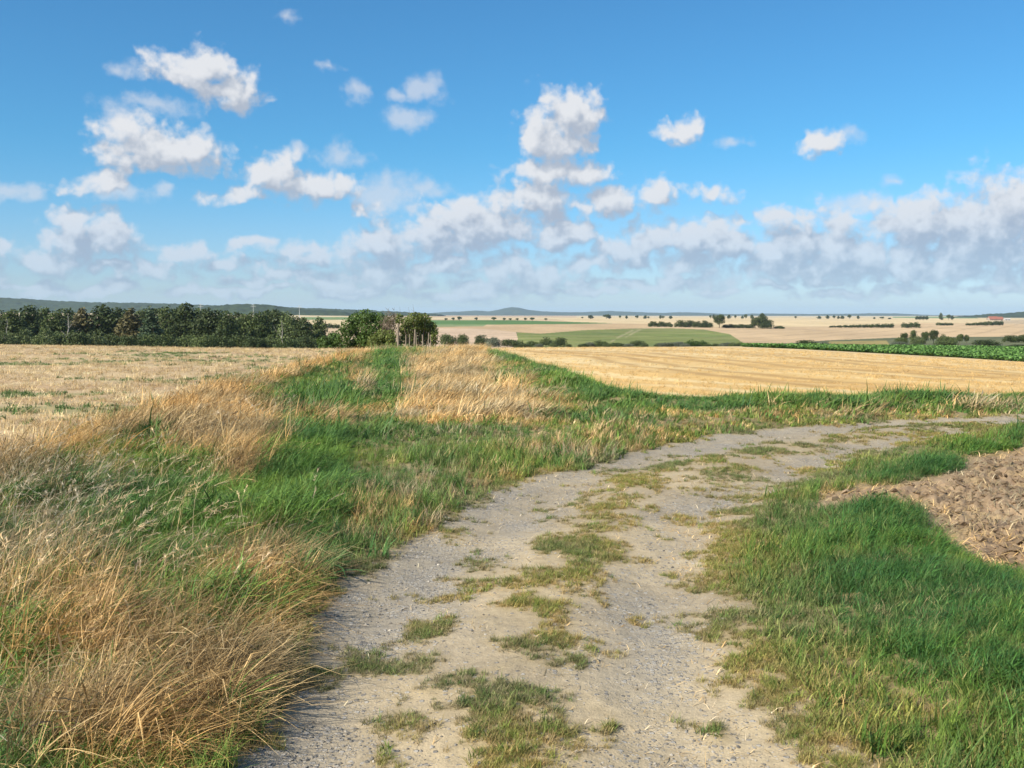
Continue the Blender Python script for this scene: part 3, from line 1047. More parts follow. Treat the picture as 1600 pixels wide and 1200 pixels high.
G_LUSH = [(0.10, 0.20, 0.036), (0.14, 0.235, 0.045), (0.075, 0.17, 0.045), (0.105, 0.21, 0.055)]
G_MID = [(0.20, 0.255, 0.06), (0.25, 0.27, 0.085), (0.15, 0.23, 0.05)]
G_OLIVE = [(0.25, 0.225, 0.085), (0.20, 0.21, 0.075), (0.31, 0.25, 0.115)]
G_DRY = [(0.53, 0.37, 0.165), (0.45, 0.30, 0.13), (0.58, 0.43, 0.215), (0.37, 0.245, 0.105)]
G_PALE = [(0.56, 0.45, 0.27), (0.48, 0.39, 0.225), (0.42, 0.34, 0.18)]
G_STRAW = [(0.62, 0.47, 0.24), (0.52, 0.37, 0.17), (0.66, 0.54, 0.32)]


def build_protos():
    P = {}
    P['lush'] = proto_set('proto_lush', [blade_mesh('lush', 30, .07, .10, .34, .0065, .5, 1.25, 1.0, 5, s) for s in (1, 2, 3)]
                          + [blade_mesh('lush_far', 20, .11, .16, .34, .014, .5, 1.2, 1.0, 4, s) for s in (4, 5)])
    P['dry'] = proto_set('proto_dry', [blade_mesh('dry', 24, .08, .18, .62, .0042, .7, 1.0, .95, 6, s, head=.12) for s in (11, 12, 13)]
                         + [blade_mesh('dry_far', 20, .14, .2, .52, .010, .7, 0.9, .8, 5, s, head=.1) for s in (14, 15)])
    P['mat'] = proto_set('proto_mat', [blade_mesh('mat', 30, .09, .18, .52, .0036, 1.0, .7, .7, 5, s) for s in (21, 22, 23)])
    P['short'] = proto_set('proto_short', [blade_mesh('short', 26, .05, .04, .11, .0042, .3, .9, 1.6, 3, s) for s in (31, 32, 33)]
                           + [blade_mesh('short_far', 22, .09, .05, .13, .010, .3, .8, 1.6, 3, s) for s in (34, 35)])
    P['mid'] = proto_set('proto_mid', [blade_mesh('mid', 24, .06, .06, .17, .0042, .25, .8, 1.0, 4, s) for s in (41, 42, 43)]
                         + [blade_mesh('mid_far', 18, .11, .06, .17, .011, .25, .8, 1.0, 3, s) for s in (44, 45)])
    P['stalk'] = proto_set('proto_stalk', [blade_mesh('stalk', 4, .06, .3, .6, .0028, .6, 1.3, .8, 9, s, head=1.0, headlen=.06) for s in (51, 52, 53, 54)])
    P['stub'] = proto_set('proto_stub', [blade_mesh('stub', 30, .16, .06, .15, .0075, .12, .25, 2.0, 2, s) for s in (61, 62)]
                          + [blade_mesh('stub_lying', 26, .2, .08, .26, .009, 1.3, .3, 3.0, 2, s) for s in (63, 64)])
    P['straw'] = proto_set('proto_straw', [blade_mesh('straw', 3, .06, .03, .13, .0042, 1.52, .02, 3.0, 2, s) for s in (71, 72, 73)])
    def panicle(seed):
        r = np.random.default_rng(seed)
        V, F, B = [], [], []

        def ribbon(pts, w, bv):
            b0 = len(V)
            az = r.random() * 6.28
            sd = np.array([math.cos(az), math.sin(az), 0])
            for k_, q_ in enumerate(pts):
                ww = w * (1 - .7 * k_ / (len(pts) - 1))
                V.extend([q_ - sd * ww, q_ + sd * ww])
                B.extend([bv, bv])
            for k_ in range(len(pts) - 1):
                i0 = b0 + 2 * k_
                F.append((i0, i0 + 1, i0 + 3, i0 + 2))
        for j in range(3):
            L = r.uniform(.45, .75)
            az = r.normal(0, .9)
            p = np.array([r.normal(0, .04), r.normal(0, .04), 0])
            pts = [p.copy()]
            for k_ in range(8):
                th = r.uniform(.25, .4) + 1.15 * ((k_ + .5) / 8) ** 2
                p = p + np.array([math.sin(th) * math.cos(az), math.sin(th) * math.sin(az), math.cos(th)]) * L / 8
                pts.append(p.copy())
            ribbon(pts, .0014, .5)
            for k_ in range(26):
                t = r.uniform(.74, 1.0) * 8
                i_ = min(7, int(t))
                q_ = pts[i_] + (pts[i_ + 1] - pts[i_]) * (t - i_)
                d_ = (pts[8] - pts[6]) / np.linalg.norm(pts[8] - pts[6]) * .8 + r.normal(0, .45, 3)
                ribbon([q_, q_ + d_ * .016, q_ + d_ * .032], .0024, r.uniform(.5, 1))
        return mesh_np('panicle', np.array(V), np.array(F), M_GRASS, {'bv': ('FLOAT', np.array(B))})
    P['panicle'] = proto_set('proto_panicle', [panicle(s) for s in (81, 82, 83, 84)])
    return P


PR = build_protos()
WIND = 0.12           # grass leans to the right, slightly away


def rots(r, n, spread, tilt=.08, mean=WIND):
    return np.stack([r.normal(0, tilt, n), r.normal(0, tilt, n), r.normal(mean, spread, n)], 1)


def choose(r, Y, near, far, lim=13):
    n = len(Y)
    nf = r.integers(0, near, n)
    ff = near + r.integers(0, far, n)
    pf = sstep(Y, lim * .75, lim * 1.3)
    return np.where(r.random(n) < pf, ff, nf)


def build_verges():
    # -------- tall grass: fresh green and straw-coloured
    X, Y, r = candidates(330, 2.7, 57, -.63, .63, 1.2, 101)
    z = zone_fields(X, Y)
    verge = (z['track'] < -0.12) & (z['plough'] < -.03) & (z['left'] < 0.45) & (z['gold'] < 0.12)
    fringe = np.exp(-((z['left'] + 0.2) / 0.5) ** 2)
    right_side = (z['dr'] < z['dl']) & (X > 0)
    away = -z['track']
    gold_band = np.exp(-((z['gold'] + 0.55) / 0.5) ** 2)
    nz = fbm(X * .8 + 3, Y * .8, 3)
    dryness = np.maximum(z['dry'], 1.1 * fringe) - 0.55 * z['lush'] - 0.9 * gold_band * (X > -1) + (nz - .5) * .7
    dryness = np.where(right_side, (nz - .62) * 1.5, dryness)
    tall = np.maximum.reduce([z['dry'] * (z['r'] > 0), z['lush'], fringe, gold_band])
    tall = np.where(right_side, sstep(away + (nz - .5) * .7, .3, .85), tall)
    low = ((z['c'] > 540) & (z['r'] > 660) & ~right_side) | ((z['c'] > 880) & (z['r'] > 645) & ~right_side)
    tall = np.where(low & (gold_band < .4), tall * .25, tall)
    keep = verge & (r.random(len(X)) < np.clip(tall * 1.5 - .15, 0, 1))
    isdry = dryness > 0.45 + r.normal(0, .24, len(X))
    Zg = height(X, Y, z)

    def emit(name, label, cat, pcol, m, near, far, s0, s1, cols, spread, lim=13, tilt=.1, var=.18, zs=None, mean=WIND):
        if not m.any():
            return
        n = int(m.sum())
        k = choose(r, Y[m], near, far, lim) if far else r.integers(0, near, n)
        s = r.uniform(s0, s1, n)
        scl = np.stack([s, s, s * (zs if zs is not None else 1)], 1)
        tn = tints(r, n, cols, var)
        pn = sstep(fbm(X[m] * .9 + 31, Y[m] * .9 + 7, 4), .3, .7)
        tn = tn * np.stack([.78 + .5 * pn, .84 + .3 * pn, .95 + 0 * pn], 1)
        hn = .65 + .7 * sstep(fbm(X[m] * 1.3 + 11, Y[m] * 1.3 + 3, 3), .3, .7)
        scl = scl * hn[:, None] if pcol in ('lush', 'dry', 'mid') else scl
        scatter(name, label, cat, PR[pcol], np.stack([X[m], Y[m], Zg[m]], 1), rots(r, n, spread, tilt, mean), scl, k, tn)

    left = ~right_side
    nearm = z['r'] > 760
    emit('green_grass', 'long fresh green grass on the left verge', 'grass', 'lush', keep & ~isdry & left & (z['gold'] < -1.6), 3, 2, .6, 1.1, G_LUSH, .8, tilt=.18)
    emit('green_grass', 'dark green grass hummocks edging the golden stubble', 'grass', 'lush', keep & ~isdry & left & (z['gold'] >= -1.6), 3, 2, .45, .8, G_LUSH, .6)
    emit('green_grass', 'lush wind combed green grass beside the ploughed soil', 'grass', 'lush', keep & right_side, 3, 2, .42, .72, [(0.062, .165, .03), (0.09, .20, .036), (0.048, .14, .036), (0.075, .185, .048)], .6, mean=-.35)
    mat = keep & isdry & left & nearm & (z['c'] > 180) & (z['r'] > 850)
    emit('dry_grass', 'flattened dry grass combed towards the track edge', 'grass', 'mat', mat, 3, 0, .6, 1.15, G_DRY + [(.38, .27, .14)], .7, tilt=.18, mean=-.45)
    dry = keep & isdry & left & ~mat
    emit('dry_grass', 'straw coloured tall grass along the left field edge', 'grass', 'dry', dry & (z['c'] < 560), 3, 2, .5, .95, G_DRY + [(.36, .25, .12)], .8, tilt=.28)
    emit('dry_grass', 'tan feathery dry grass on the central strip', 'grass', 'dry', dry & (z['c'] >= 560), 3, 2, .45, .85, G_DRY + G_PALE, .7, tilt=.22)
    # -------- shorter mixed turf everywhere on the verges
    X, Y, r = candidates(470, 2.7, 46, -.63, .63, 1.35, 202)
    z = zone_fields(X, Y)
    Zg = height(X, Y, z)
    right_side = (z['dr'] < z['dl']) & (X > 0)
    verge = (z['track'] < .02) & (z['plough'] < 0.02) & (z['left'] < 0.2) & (z['gold'] < 0.02)
    nz = fbm(X * 1.1 + 8, Y * 1.1, 4)
    edge = np.exp(np.minimum(z['track'], 0) / np.where(right_side, .55, .35))
    dryp = np.clip(z['dry'] * .9 + (nz - .5) * 1.1 - z['lush'] * .5 + .10, 0, 1)
    pick = r.random(len(X))
    tallmid = verge & (pick > edge * .8)
    green = r.random(len(X)) > dryp
    emit('verge_turf', 'mixed green verge turf left of the track', 'grass', 'mid', tallmid & green & ~right_side, 3, 2, .6, 1.1, G_MID + G_LUSH, 1.2)
    emit('verge_turf', 'bleached dry blades among the left verge turf', 'grass', 'mid', tallmid & ~green & ~right_side, 3, 2, .5, 1.0, G_PALE + G_DRY, 1.2)
    emit('verge_turf', 'green turf on the right bank below the ploughed soil', 'grass', 'mid', tallmid & (r.random(len(X)) > .12) & right_side, 3, 2, .5, .95, [(0.13, .21, .045), (0.09, .18, .036), (0.065, .155, .033), (.15, .19, .055)], .9)
    edgem = verge & (pick <= edge * .8)
    emit('edge_turf', 'short olive turf fringing the track edges', 'grass', 'short', edgem & (nz + .25 * r.random(len(X)) > .5), 3, 2, .7, 1.2, G_OLIVE + G_MID, 3)
    # -------- turf growing on the track itself
    X, Y, r = candidates(2300, 2.7, 24, -.4, .63, 1.2, 303)
    z = zone_fields(X, Y)
    Zg = height(X, Y, z)
    nz = fbm(X * 4.5, Y * 4.5, 3)
    on = (z['track'] > -.05) & (z['turf'] * 1.0 + (nz - .5) * 1.9 > .38 + .55 * r.random(len(X)))
    g = (r.random(len(X)) < .25 + .5 * sstep(z['turf'] + (nz - .5), .5, 1.0))
    emit('track_turf', 'low green tufts on the crown of the track', 'grass', 'short', on & g, 3, 2, .25, .65, G_MID + G_OLIVE + [(.09, .15, .04)], 3)
    emit('track_turf', 'withered short turf on the crown of the track', 'grass', 'short', on & ~g, 3, 2, .2, .5, G_OLIVE + G_OLIVE + [(.38, .30, .16), (.34, .26, .13)], 3)
    # -------- seed stalks in the left corner, dry stems elsewhere
    X, Y, r = candidates(80, 2.7, 40, -.6, .2, 1.1, 404)
    z = zone_fields(X, Y)
    Zg = height(X, Y, z)
    d = ell([(80, 850, 200, 130, 1), (60, 1000, 140, 140, .8), (330, 660, 90, 60, .8), (400, 860, 70, 60, .15), (700, 590, 130, 80, .9), (280, 850, 120, 120, .12), (250, 1080, 220, 120, .4)], z['c'], z['r'])
    m = (z['track'] < -.25) & (z['left'] < .4) & (r.random(len(X)) < d) & (z['gold'] < -.2)
    emit('seed_stalks', 'bleached grass stems with seed heads in left verge', 'grass', 'stalk', m, 4, 0, .55, .95, G_PALE + [(0.55, .44, .28)], .45, tilt=.15)
    m2 = (z['track'] < -.3) & (z['left'] < .3) & (r.random(len(X)) < .36 * ell([(90, 850, 170, 100, 1), (60, 960, 130, 110, .8), (190, 820, 120, 70, .7), (330, 680, 70, 40, .5), (430, 850, 60, 50, .3), (250, 980, 120, 70, .35)], z['c'], z['r']))
    emit('seed_heads', 'pale feathery grass seed heads in the left corner', 'grass', 'panicle', m2, 4, 0, .6, 1.0, [(.58, .46, .29), (.50, .38, .22), (.62, .50, .33)], .7, tilt=.15)
    # -------- straw litter on track and soil
    X, Y, r = candidates(720, 2.7, 22, -.35, .63, 1.2, 505)
    z = zone_fields(X, Y)
    Zg = height(X, Y, z) + np.where(z['plough'] > 0, .022, .005)
    dens = np.where(z['plough'] > -.1, 1.0, ell([(1130, 830, 90, 50, .8), (900, 800, 150, 60, .3), (800, 950, 250, 140, .13), (1200, 900, 80, 100, .35), (640, 830, 120, 40, .35), (1000, 760, 250, 50, .35), (1150, 1100, 200, 120, .2)], z['c'], z['r']))
    m = ((z['track'] > -.3) | (z['plough'] > -.15)) & (r.random(len(X)) < dens * np.where(z['plough'] > -.1, .42, .62))
    emit('straw_litter', 'straw bits scattered over the ploughed soil', 'straw', 'straw', m & (z['plough'] > 0), 3, 0, .8, 2.0, [(.55, .42, .22), (.45, .33, .17), (.62, .5, .3)], 3, tilt=.12, var=.15)
    m = m & (z['plough'] <= 0)
    emit('straw_litter', 'pale straw bits scattered over the farm track', 'straw', 'straw', m, 3, 0, .5, 1.1, G_STRAW + [(.7, .6, .42)], 3, tilt=.05, var=.12)


build_verges()


def build_stubble():
    # golden field: short stalks in drilled rows; left field: lying straw with green regrowth
    X, Y, r = candidates(40, 17, 62, -.2, .63, 0.9, 606)
    s = X * 0.80 + Y * 0.60
    s2 = np.round(s / .25) * .25
    X = X + (s2 - s) * .8
    Y = Y + (s2 - s) * .6
    z = zone_fields(X, Y)
    m = (z['gold'] > 0.05) & (wheel_dist(X, Y) > .38) & (r.random(len(X)) < .45 + .9 * fbm(X * .5, Y * .5, 3))
    X, Y = X[m], Y[m]
    zz = {k: v[m] for k, v in z.items()}
    Z = height(X, Y, zz)
    pc, prw = project(X, Y, Z)
    k = ~(inside(BEET, pc, prw) & (Y > 38))
    X, Y, Z = X[k], Y[k], Z[k]
    n = len(X)
    kind = np.where(r.random(n) < .72, r.integers(0, 2, n), r.integers(2, 4, n))
    scatter('stubble_stalks', 'short golden stubble stalks on the right field', 'stubble', PR['stub'], np.stack([X, Y, Z], 1), rots(r, n, 3, .1), r.uniform(.45, .8, n) * np.where(kind < 2, .8, 1.1), kind,
            tints(r, n, [(0.60, .41, .165), (0.66, .48, .23), (0.52, .34, .13)], .1))
    X, Y, r = candidates(62, 9, 60, -.63, -.05, 1.0, 707)
    z = zone_fields(X, Y)
    m = z['left'] > 0.05
    X, Y = X[m], Y[m]
    zz = {k: v[m] for k, v in z.items()}
    Z = height(X, Y, zz)
    n = len(X)
    green = (fbm(X * .3 + 3, Y * .55 + 8, 5) + r.normal(0, .05, n) > .565) & (Y < 46)
    kind = np.where(r.random(n) < .35, r.integers(0, 2, n), r.integers(2, 4, n))
    m = ~green
    scatter('stubble_straw', 'lying straw and stubble on the left field', 'stubble', PR['stub'], np.stack([X, Y, Z], 1)[m], rots(r, m.sum(), 3, .12), r.uniform(.6, 1.05, m.sum()), kind[m],
            tints(r, m.sum(), [(0.60, .46, .235), (0.50, .365, .185), (0.72, .60, .36), (0.37, .26, .13)], .2))
    m = green
    scatter('green_regrowth', 'green regrowth patches in the left stubble', 'grass', PR['short'], np.stack([X, Y, Z], 1)[m], rots(r, m.sum(), 3, .1), r.uniform(.7, 1.3, m.sum()), np.where(r.random(m.sum()) < .5, 3, 4),
            tints(r, m.sum(), [(0.11, .19, .055), (0.15, .2, .07)], .15))


build_stubble()


# ------------------------------------------------------------------ stones on the track, clods on the ploughed soil
def rock_mesh(name, seed, mat, jag=.25, sub=1):
    import bmesh
    bm = bmesh.new()
    bmesh.ops.create_icosphere(bm, subdivisions=sub, radius=1)
    r = np.random.default_rng(seed)
    for v in bm.verts:
        v.co *= 1 + r.normal(0, jag)
        v.co.z *= .62
    me = bpy.data.meshes.new(name)
    bm.to_mesh(me)
    bm.free()
    at = me.attributes.new('bv', 'FLOAT', 'POINT')
    at.data.foreach_set('value', np.full(len(me.vertices), .5, np.float32))
    me.materials.append(mat)
    return me


def stone_mat(name, inst_attr='tint'):
    m, T, b = principled(name)
    at = T.new('ShaderNodeAttribute', attribute_name='tint', attribute_type='INSTANCER')
    tc = T.new('ShaderNodeTexCoord')
    n = T.noise(tc.outputs['Object'], 4, 4, .6)
    T.l.new(T.vec('SCALE', at.outputs['Color'], T.math('MULTIPLY_ADD', n, .8, .6)), b.inputs['Base Color'])
    bp = T.new('ShaderNodeBump')
    bp.inputs['Strength'].default_value = .5
    bp.inputs['Distance'].default_value = .2
    T.l.new(n, bp.inputs['Height'])
    T.l.new(bp.outputs[0], b.inputs['Normal'])
    return m


def build_stones():
    ms = stone_mat('gravel_stone')
    col = proto_set('proto_stone', [rock_mesh('stone', s, ms, .22) for s in (1, 2, 3, 4)])
    X, Y, r = candidates(1500, 2.7, 20, -.35, .63, 1.5, 808)
    z = zone_fields(X, Y)
    g = np.maximum(np.exp(-(z['rut'] / 0.4) ** 2) * .8, .8 * np.exp(-(z['dl'] / .35) ** 2)) * (1 - .8 * np.clip(z['turf'], 0, 1)) + .05
    g *= sstep(fbm(X * 1.4, Y * 1.4, 3), .3, .62)
    m = (z['track'] > -.02) & (r.random(len(X)) < g)
    X, Y = X[m], Y[m]
    Z = height(X, Y, {k: v[m] for k, v in z.items()})
    n = len(X)
    s = .0026 + .0075 * r.random(n) ** 4
    s *= 1 + .02 * Y
    scatter('gravel', 'small grey gravel stones in the wheel ruts', 'gravel', col, np.stack([X, Y, Z + s * .05], 1), np.stack([r.normal(0, .3, n), r.normal(0, .3, n), r.random(n) * 6.28], 1), s, r.integers(0, 4, n),
            tints(r, n, [(0.27, .25, .22), (0.33, .30, .255), (0.42, .38, .32), (.19, .18, .165)], .2))
    mc = stone_mat('soil_clod')
    col = proto_set('proto_clod', [rock_mesh('clod', 20 + s, mc, .3, 1) for s in (1, 2, 3)])
    X, Y, r = candidates(620, 4.5, 22, .3, .63, 1.2, 909)
    z = zone_fields(X, Y)
    m = (z['plough'] > .12) & (r.random(len(X)) < .75)
    X, Y = X[m], Y[m]
    Z = height(X, Y, {k: v[m] for k, v in z.items()})
    n = len(X)
    s = .006 + .036 * r.random(n) ** 3.5
    scatter('soil_clods', 'brown earth clods on the ploughed soil', 'soil', col, np.stack([X, Y, Z + s * .1], 1), r.random((n, 3)) * [.6, .6, 6.28], s, r.integers(0, 3, n),
            tints(r, n, [(0.23, .162, .102), (0.30, .218, .138), (0.18, .128, .08)], .16))


build_stones()


# ------------------------------------------------------------------ leafy crop strip
def build_crop():
    r = np.random.default_rng(5)
    meshes = []
    for s in range(3):
        V, F, B = [], [], []
        for i in range(13):
            az = i * 2.4 + r.normal(0, .2)
            el = r.uniform(.35, 1.15)
            L = r.uniform(.26, .42)
            w = L * .42
            d = np.array([math.cos(az) * math.cos(el), math.sin(az) * math.cos(el), math.sin(el)])
            sd = np.array([-math.sin(az), math.cos(az), 0])
            b0 = len(V)
            bv = r.random()
            for t, ww, dz in ((.1, .12, 0), (.45, .8, .02), (.75, 1, .01), (1.05, .25, -.06)):
                q = d * L * t + np.array([0, 0, dz])
                V += [q - sd * w * ww * .5, q + sd * w * ww * .5]
                B += [bv, bv]
            for k in range(3):
                F.append((b0 + 2 * k, b0 + 2 * k + 1, b0 + 2 * k + 3, b0 + 2 * k + 2))
        meshes.append(mesh_np('crop_plant', np.array(V), np.array(F), M_GRASS, {'bv': ('FLOAT', np.array(B))}))
    col = proto_set('proto_crop', meshes)
    rows = np.arange(0, 190, .5)
    Yg = np.concatenate([np.full(int(120 / .33), y) for y in rows])
    Xg = np.concatenate([np.arange(int(120 / .33)) * .33 for y in rows])
    # rows run along the field edge
    e0 = np.array([x_of_col(1160, 75, -1.3), 75.0])
    e1 = np.array([x_of_col(1600, 66, -1.5), 66.0])
    d = (e1 - e0) / np.linalg.norm(e1 - e0)
    nn = np.array([-d[1], d[0]])
    X = e0[0] - 10 * d[0] + d[0] * Xg + nn[0] * (Yg - 30)
    Y = e0[1] - 10 * d[1] + d[1] * Xg + nn[1] * (Yg - 30)
    X += r.normal(0, .05, len(X))
    Y += r.normal(0, .05, len(X))
    m = (Y > 36) & (Y < 184) & (X / Y < .64) & (X / Y > .2)
    X, Y = X[m], Y[m]
    Z = ground_z(X, Y)
    c, rw = project(X, Y, Z)
    m = inside(BEET, c, rw) & (r.random(len(X)) < np.clip(75 / Y, .45, 1))
    X, Y, Z = X[m], Y[m], Z[m]
    n = len(X)
    s = r.uniform(.75, 1.1, n) * np.clip(Y / 90, 1, 1.5)
    scatter('leafy_crop', 'strip of bright green leafy crop plants at right', 'crop', col, np.stack([X, Y, Z], 1), np.stack([r.normal(0, .1, n), r.normal(0, .1, n), r.random(n) * 6.28], 1), s, r.integers(0, 3, n),
            tints(r, n, [(0.095, .19, .042), (0.125, .225, .055), (0.07, .15, .034)], .15))


build_crop()


# ------------------------------------------------------------------ trees, shrubs, bushes
def tube(pts, radii, k=6):
    pts = np.asarray(pts, float)
    V, F = [], []
    for i, p in enumerate(pts):
        d = pts[min(i + 1, len(pts) - 1)] - pts[max(i - 1, 0)]
        d = d / (np.linalg.norm(d) + 1e-9)
        a = np.cross(d, [0.3, 1, 0.2])
        a /= np.linalg.norm(a)
        b = np.cross(d, a)
        for j in range(k):
            t = 6.2832 * j / k
            V.append(p + (a * math.cos(t) + b * math.sin(t)) * radii[i])
    for i in range(len(pts) - 1):
        for j in range(k):
            F.append((i * k + j, i * k + (j + 1) % k, (i + 1) * k + (j + 1) % k, (i + 1) * k + j))
    return np.array(V), np.array(F)


def join(parts):
    V, F, n = [], [], 0
    for v, f in parts:
        V.append(v)
        F.append(f + n)
        n += len(v)
    return np.concatenate(V), np.concatenate(F)


def trunk_mesh(name, seed, height_, r0, mat, limbs=6, lo=.3, spread=.32, k=6):
    """unit-scale trunk with limbs (tree of the given height)"""
    r = np.random.default_rng(seed)
    n = 6
    pts, p = [], np.array([0, 0, -.06 * height_])
    for i in range(n + 1):
        t = i / n
        pts.append(np.array([r.normal(0, .012) * height_, r.normal(0, .012) * height_, -.06 * height_ + t * height_ * .86]))
    rad = [r0 * (1.25 if i == 0 else 1 - .85 * i / n) for i in range(n + 1)]
    parts = [tube(pts, rad, k)]
    for j in range(limbs):
        t = lo + (0.8 - lo) * j / max(1, limbs - 1)
        base = pts[0] + (pts[-1] - pts[0]) * t
        az = j * 2.4 + r.normal(0, .3)
        L = spread * height_ * (1.15 - t * .6)
        q = [base]
        for s in range(1, 4):
            q.append(base + np.array([math.cos(az) * L * s / 3, math.sin(az) * L * s / 3, L * (.22 * s + .08 * s * s)]) + r.normal(0, .01 * height_, 3))
        rr = r0 * (1 - t) * .62
        parts.append(tube(q, [rr, rr * .7, rr * .45, rr * .18], 5))
    V, F = join(parts)
    return mesh_np(name, V, F, mat)


def crown_mesh(name, seed, lobes, nleaf, size, mat, inner=.25, flat=.0):
    """foliage as many leaf-sized faces spread through the lobes of the crown"""
    r = np.random.default_rng(seed)
    lob = np.array(lobes, float)                     # cx cy cz rx ry rz
    area = (lob[:, 3] * lob[:, 5] + lob[:, 4] * lob[:, 5] + lob[:, 3] * lob[:, 4])
    k = r.choice(len(lob), nleaf, p=area / area.sum())
    d = r.normal(0, 1, (nleaf, 3))
    d /= np.linalg.norm(d, axis=1)[:, None]
    f = np.where(r.random(nleaf) < inner, r.uniform(.35, .8, nleaf), r.normal(.95, .09, nleaf))
    # leafy clumps with gaps between them
    cl = fbm((d[:, 0] * 2.3 + k * 3.7) + 20, (d[:, 1] * 2.3 + d[:, 2] * 2.9 + k * 1.3) + 20, 3)
    f = f * (0.80 + .42 * cl)
    pos = lob[k, :3] + d * lob[k, 3:6] * f[:, None]
    keep = r.random(nleaf) < np.clip((cl - .28) * 5, .25, 1)
    pos, d, cl = pos[keep], d[keep], cl[keep]
    n = len(pos)
    nor = d * .9 + r.normal(0, .75, (n, 3)) + np.array([0, 0, .25])
    nor /= np.linalg.norm(nor, axis=1)[:, None]
    a = np.cross(nor, r.normal(0, 1, (n, 3)))
    a /= np.linalg.norm(a, axis=1)[:, None] + 1e-9
    b = np.cross(nor, a)
    s = size * r.uniform(.6, 1.35, n)
    a *= (s * .5)[:, None]
    b *= (s * r.uniform(.35, .6, n))[:, None]
    V = np.stack([pos - a, pos - b + a * .15, pos + a, pos + b + a * .1], 1).reshape(-1, 3)
    F = np.arange(4 * n).reshape(n, 4)
    bv = np.clip(.5 * r.random(n) + .9 * (cl - .25), 0, 1)
    return mesh_np(name, V, F, mat, {'bv': ('FLOAT', np.repeat(bv, 4))}, smooth=False)


def lobes_for(kind, seed):
    """lobes of a crown in a tree one unit tall, trunk at the origin"""
    r = np.random.default_rng(seed)
    L = []
    if kind == 'broad':
        n = 13
        for i in range(n):
            t = i / (n - 1)
            zc = .22 + .62 * t
            rad = .36 * math.sin(min(1, (1.08 - t) * 1.35 + .12) * 1.57) * (0.9 if t > .2 else .85)
            az = i * 2.4 + r.normal(0, .4)
            q = rad * r.uniform(.45, .75)
            s = r.uniform(.14, .22) * (1.1 - .45 * t)
            L.append((q * math.cos(az), q * math.sin(az), zc, s * 1.15, s * 1.15, s))
        L.append((0, 0, .5, .22, .22, .3))
        L.append((0, 0, .82, .13, .13, .14))
    elif kind == 'tall':
        n = 12
        for i in range(n):
            t = i / (n - 1)
            az = i * 2.4 + r.normal(0, .5)
            rad = .2 * (1 - .75 * t)
            s = .15 * (1.08 - .6 * t) * r.uniform(.8, 1.2)
            L.append((rad * math.cos(az) * .7, rad * math.sin(az) * .7, .18 + .74 * t, s, s, s * 1.25))
    elif kind == 'conifer':
        n = 16
        for i in range(n):
            t = i / (n - 1)
            s = .24 * (1 - t) + .03
            az = i * 2.4
            L.append((math.cos(az) * s * .35, math.sin(az) * s * .35, .12 + .84 * t, s * .75, s * .75, .06))
    elif kind == 'round':
        n = 12
        for i in range(n):
            d = r.normal(0, 1, 3)
            d /= np.linalg.norm(d)
            s = r.uniform(.15, .22)
            L.append((d[0] * .3, d[1] * .3, .6 + d[2] * .24, s, s, s * .85))
        L.append((0, 0, .6, .32, .32, .3))
    elif kind == 'bush':
        n = 12
        for i in range(n):
            az = i * 2.4 + r.normal(0, .3)
            q = .46 * math.sqrt((i + .5) / n)
            h = .80 * math.sqrt(max(.08, 1 - (q / .58) ** 2)) * r.uniform(.72, 1.08)
            s = r.uniform(.15, .22)
            L.append((q * math.cos(az), q * math.sin(az), h - s * .6, s * 1.1, s * 1.1, s))
            if h > .45:
                L.append((q * math.cos(az), q * math.sin(az), h * .45, s * 1.2, s * 1.2, s * 1.1))
            else:
                L.append((q * math.cos(az) * 1.05, q * math.sin(az) * 1.05, .12, s, s, s * .8))
    return L


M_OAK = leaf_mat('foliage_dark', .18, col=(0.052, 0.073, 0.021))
M_ASH = leaf_mat('foliage_mid', .22, col=(0.085, 0.112, 0.034))
M_BROWN = leaf_mat('foliage_brownish', .2, col=(0.105, 0.092, 0.038))
M_BLUE = leaf_mat('foliage_bluish', .2, col=(0.06, 0.09, 0.045))
M_SCRUB = leaf_mat('foliage_scrub', .25, col=(0.115, 0.145, 0.052))
M_FRESH = leaf_mat('foliage_fresh', .3, col=(0.062, 0.115, 0.024), col2=(0.11, .18, .04))
M_SUNNY = leaf_mat('foliage_sunny', .32, col=(0.11, 0.155, 0.035), col2=(0.22, .26, .07))
M_WILLOW = leaf_mat('foliage_silvery', .2, col=(0.14, 0.16, 0.105))
M_PALEBARK = plain_mat('pale_dead_bark', (0.33, 0.30, 0.26), var=.2)

PROTO = {}


def proto(key, kind, mat, nleaf, size, seed, trunk_r=.022, bark=None, limbs=6, lo=.3):
    PROTO[key] = (trunk_mesh('trunk', seed, 1.0, trunk_r, bark or M_BARK, limbs, lo), crown_mesh('crown', seed + 50, lobes_for(kind, seed), nleaf, size, mat))


proto('oak', 'broad', M_OAK, 5200, .042, 1)
proto('oak2', 'broad', M_OAK, 5200, .042, 2)
proto('ash', 'broad', M_ASH, 5200, .042, 3)
proto('ash2', 'tall', M_ASH, 4200, .040, 4)
proto('brown', 'tall', M_BROWN, 4200, .040, 5)
proto('blue', 'conifer', M_BLUE, 4200, .036, 6)
proto('birch', 'tall', M_SCRUB, 3400, .036, 7, bark=M_PALEBARK)
proto('scrub', 'bush', M_SCRUB, 4200, .055, 8, .02)
proto('scrub2', 'bush', M_ASH, 4200, .055, 9, .02)
proto('darkbush', 'bush', M_OAK, 4200, .055, 10, .02)
proto('willow', 'bush', M_WILLOW, 3800, .055, 11, .02)
proto('freshbush', 'bush', M_FRESH, 4200, .055, 12, .02)
proto('round', 'round', M_OAK, 3600, .05, 13, .03)
proto('round2', 'round', M_ASH, 3600, .05, 14, .03)
proto('fartree', 'round', M_OAK, 700, .11, 15, .035, limbs=3)
proto('fartree2', 'broad', M_OAK, 700, .11, 16, .035, limbs=3)
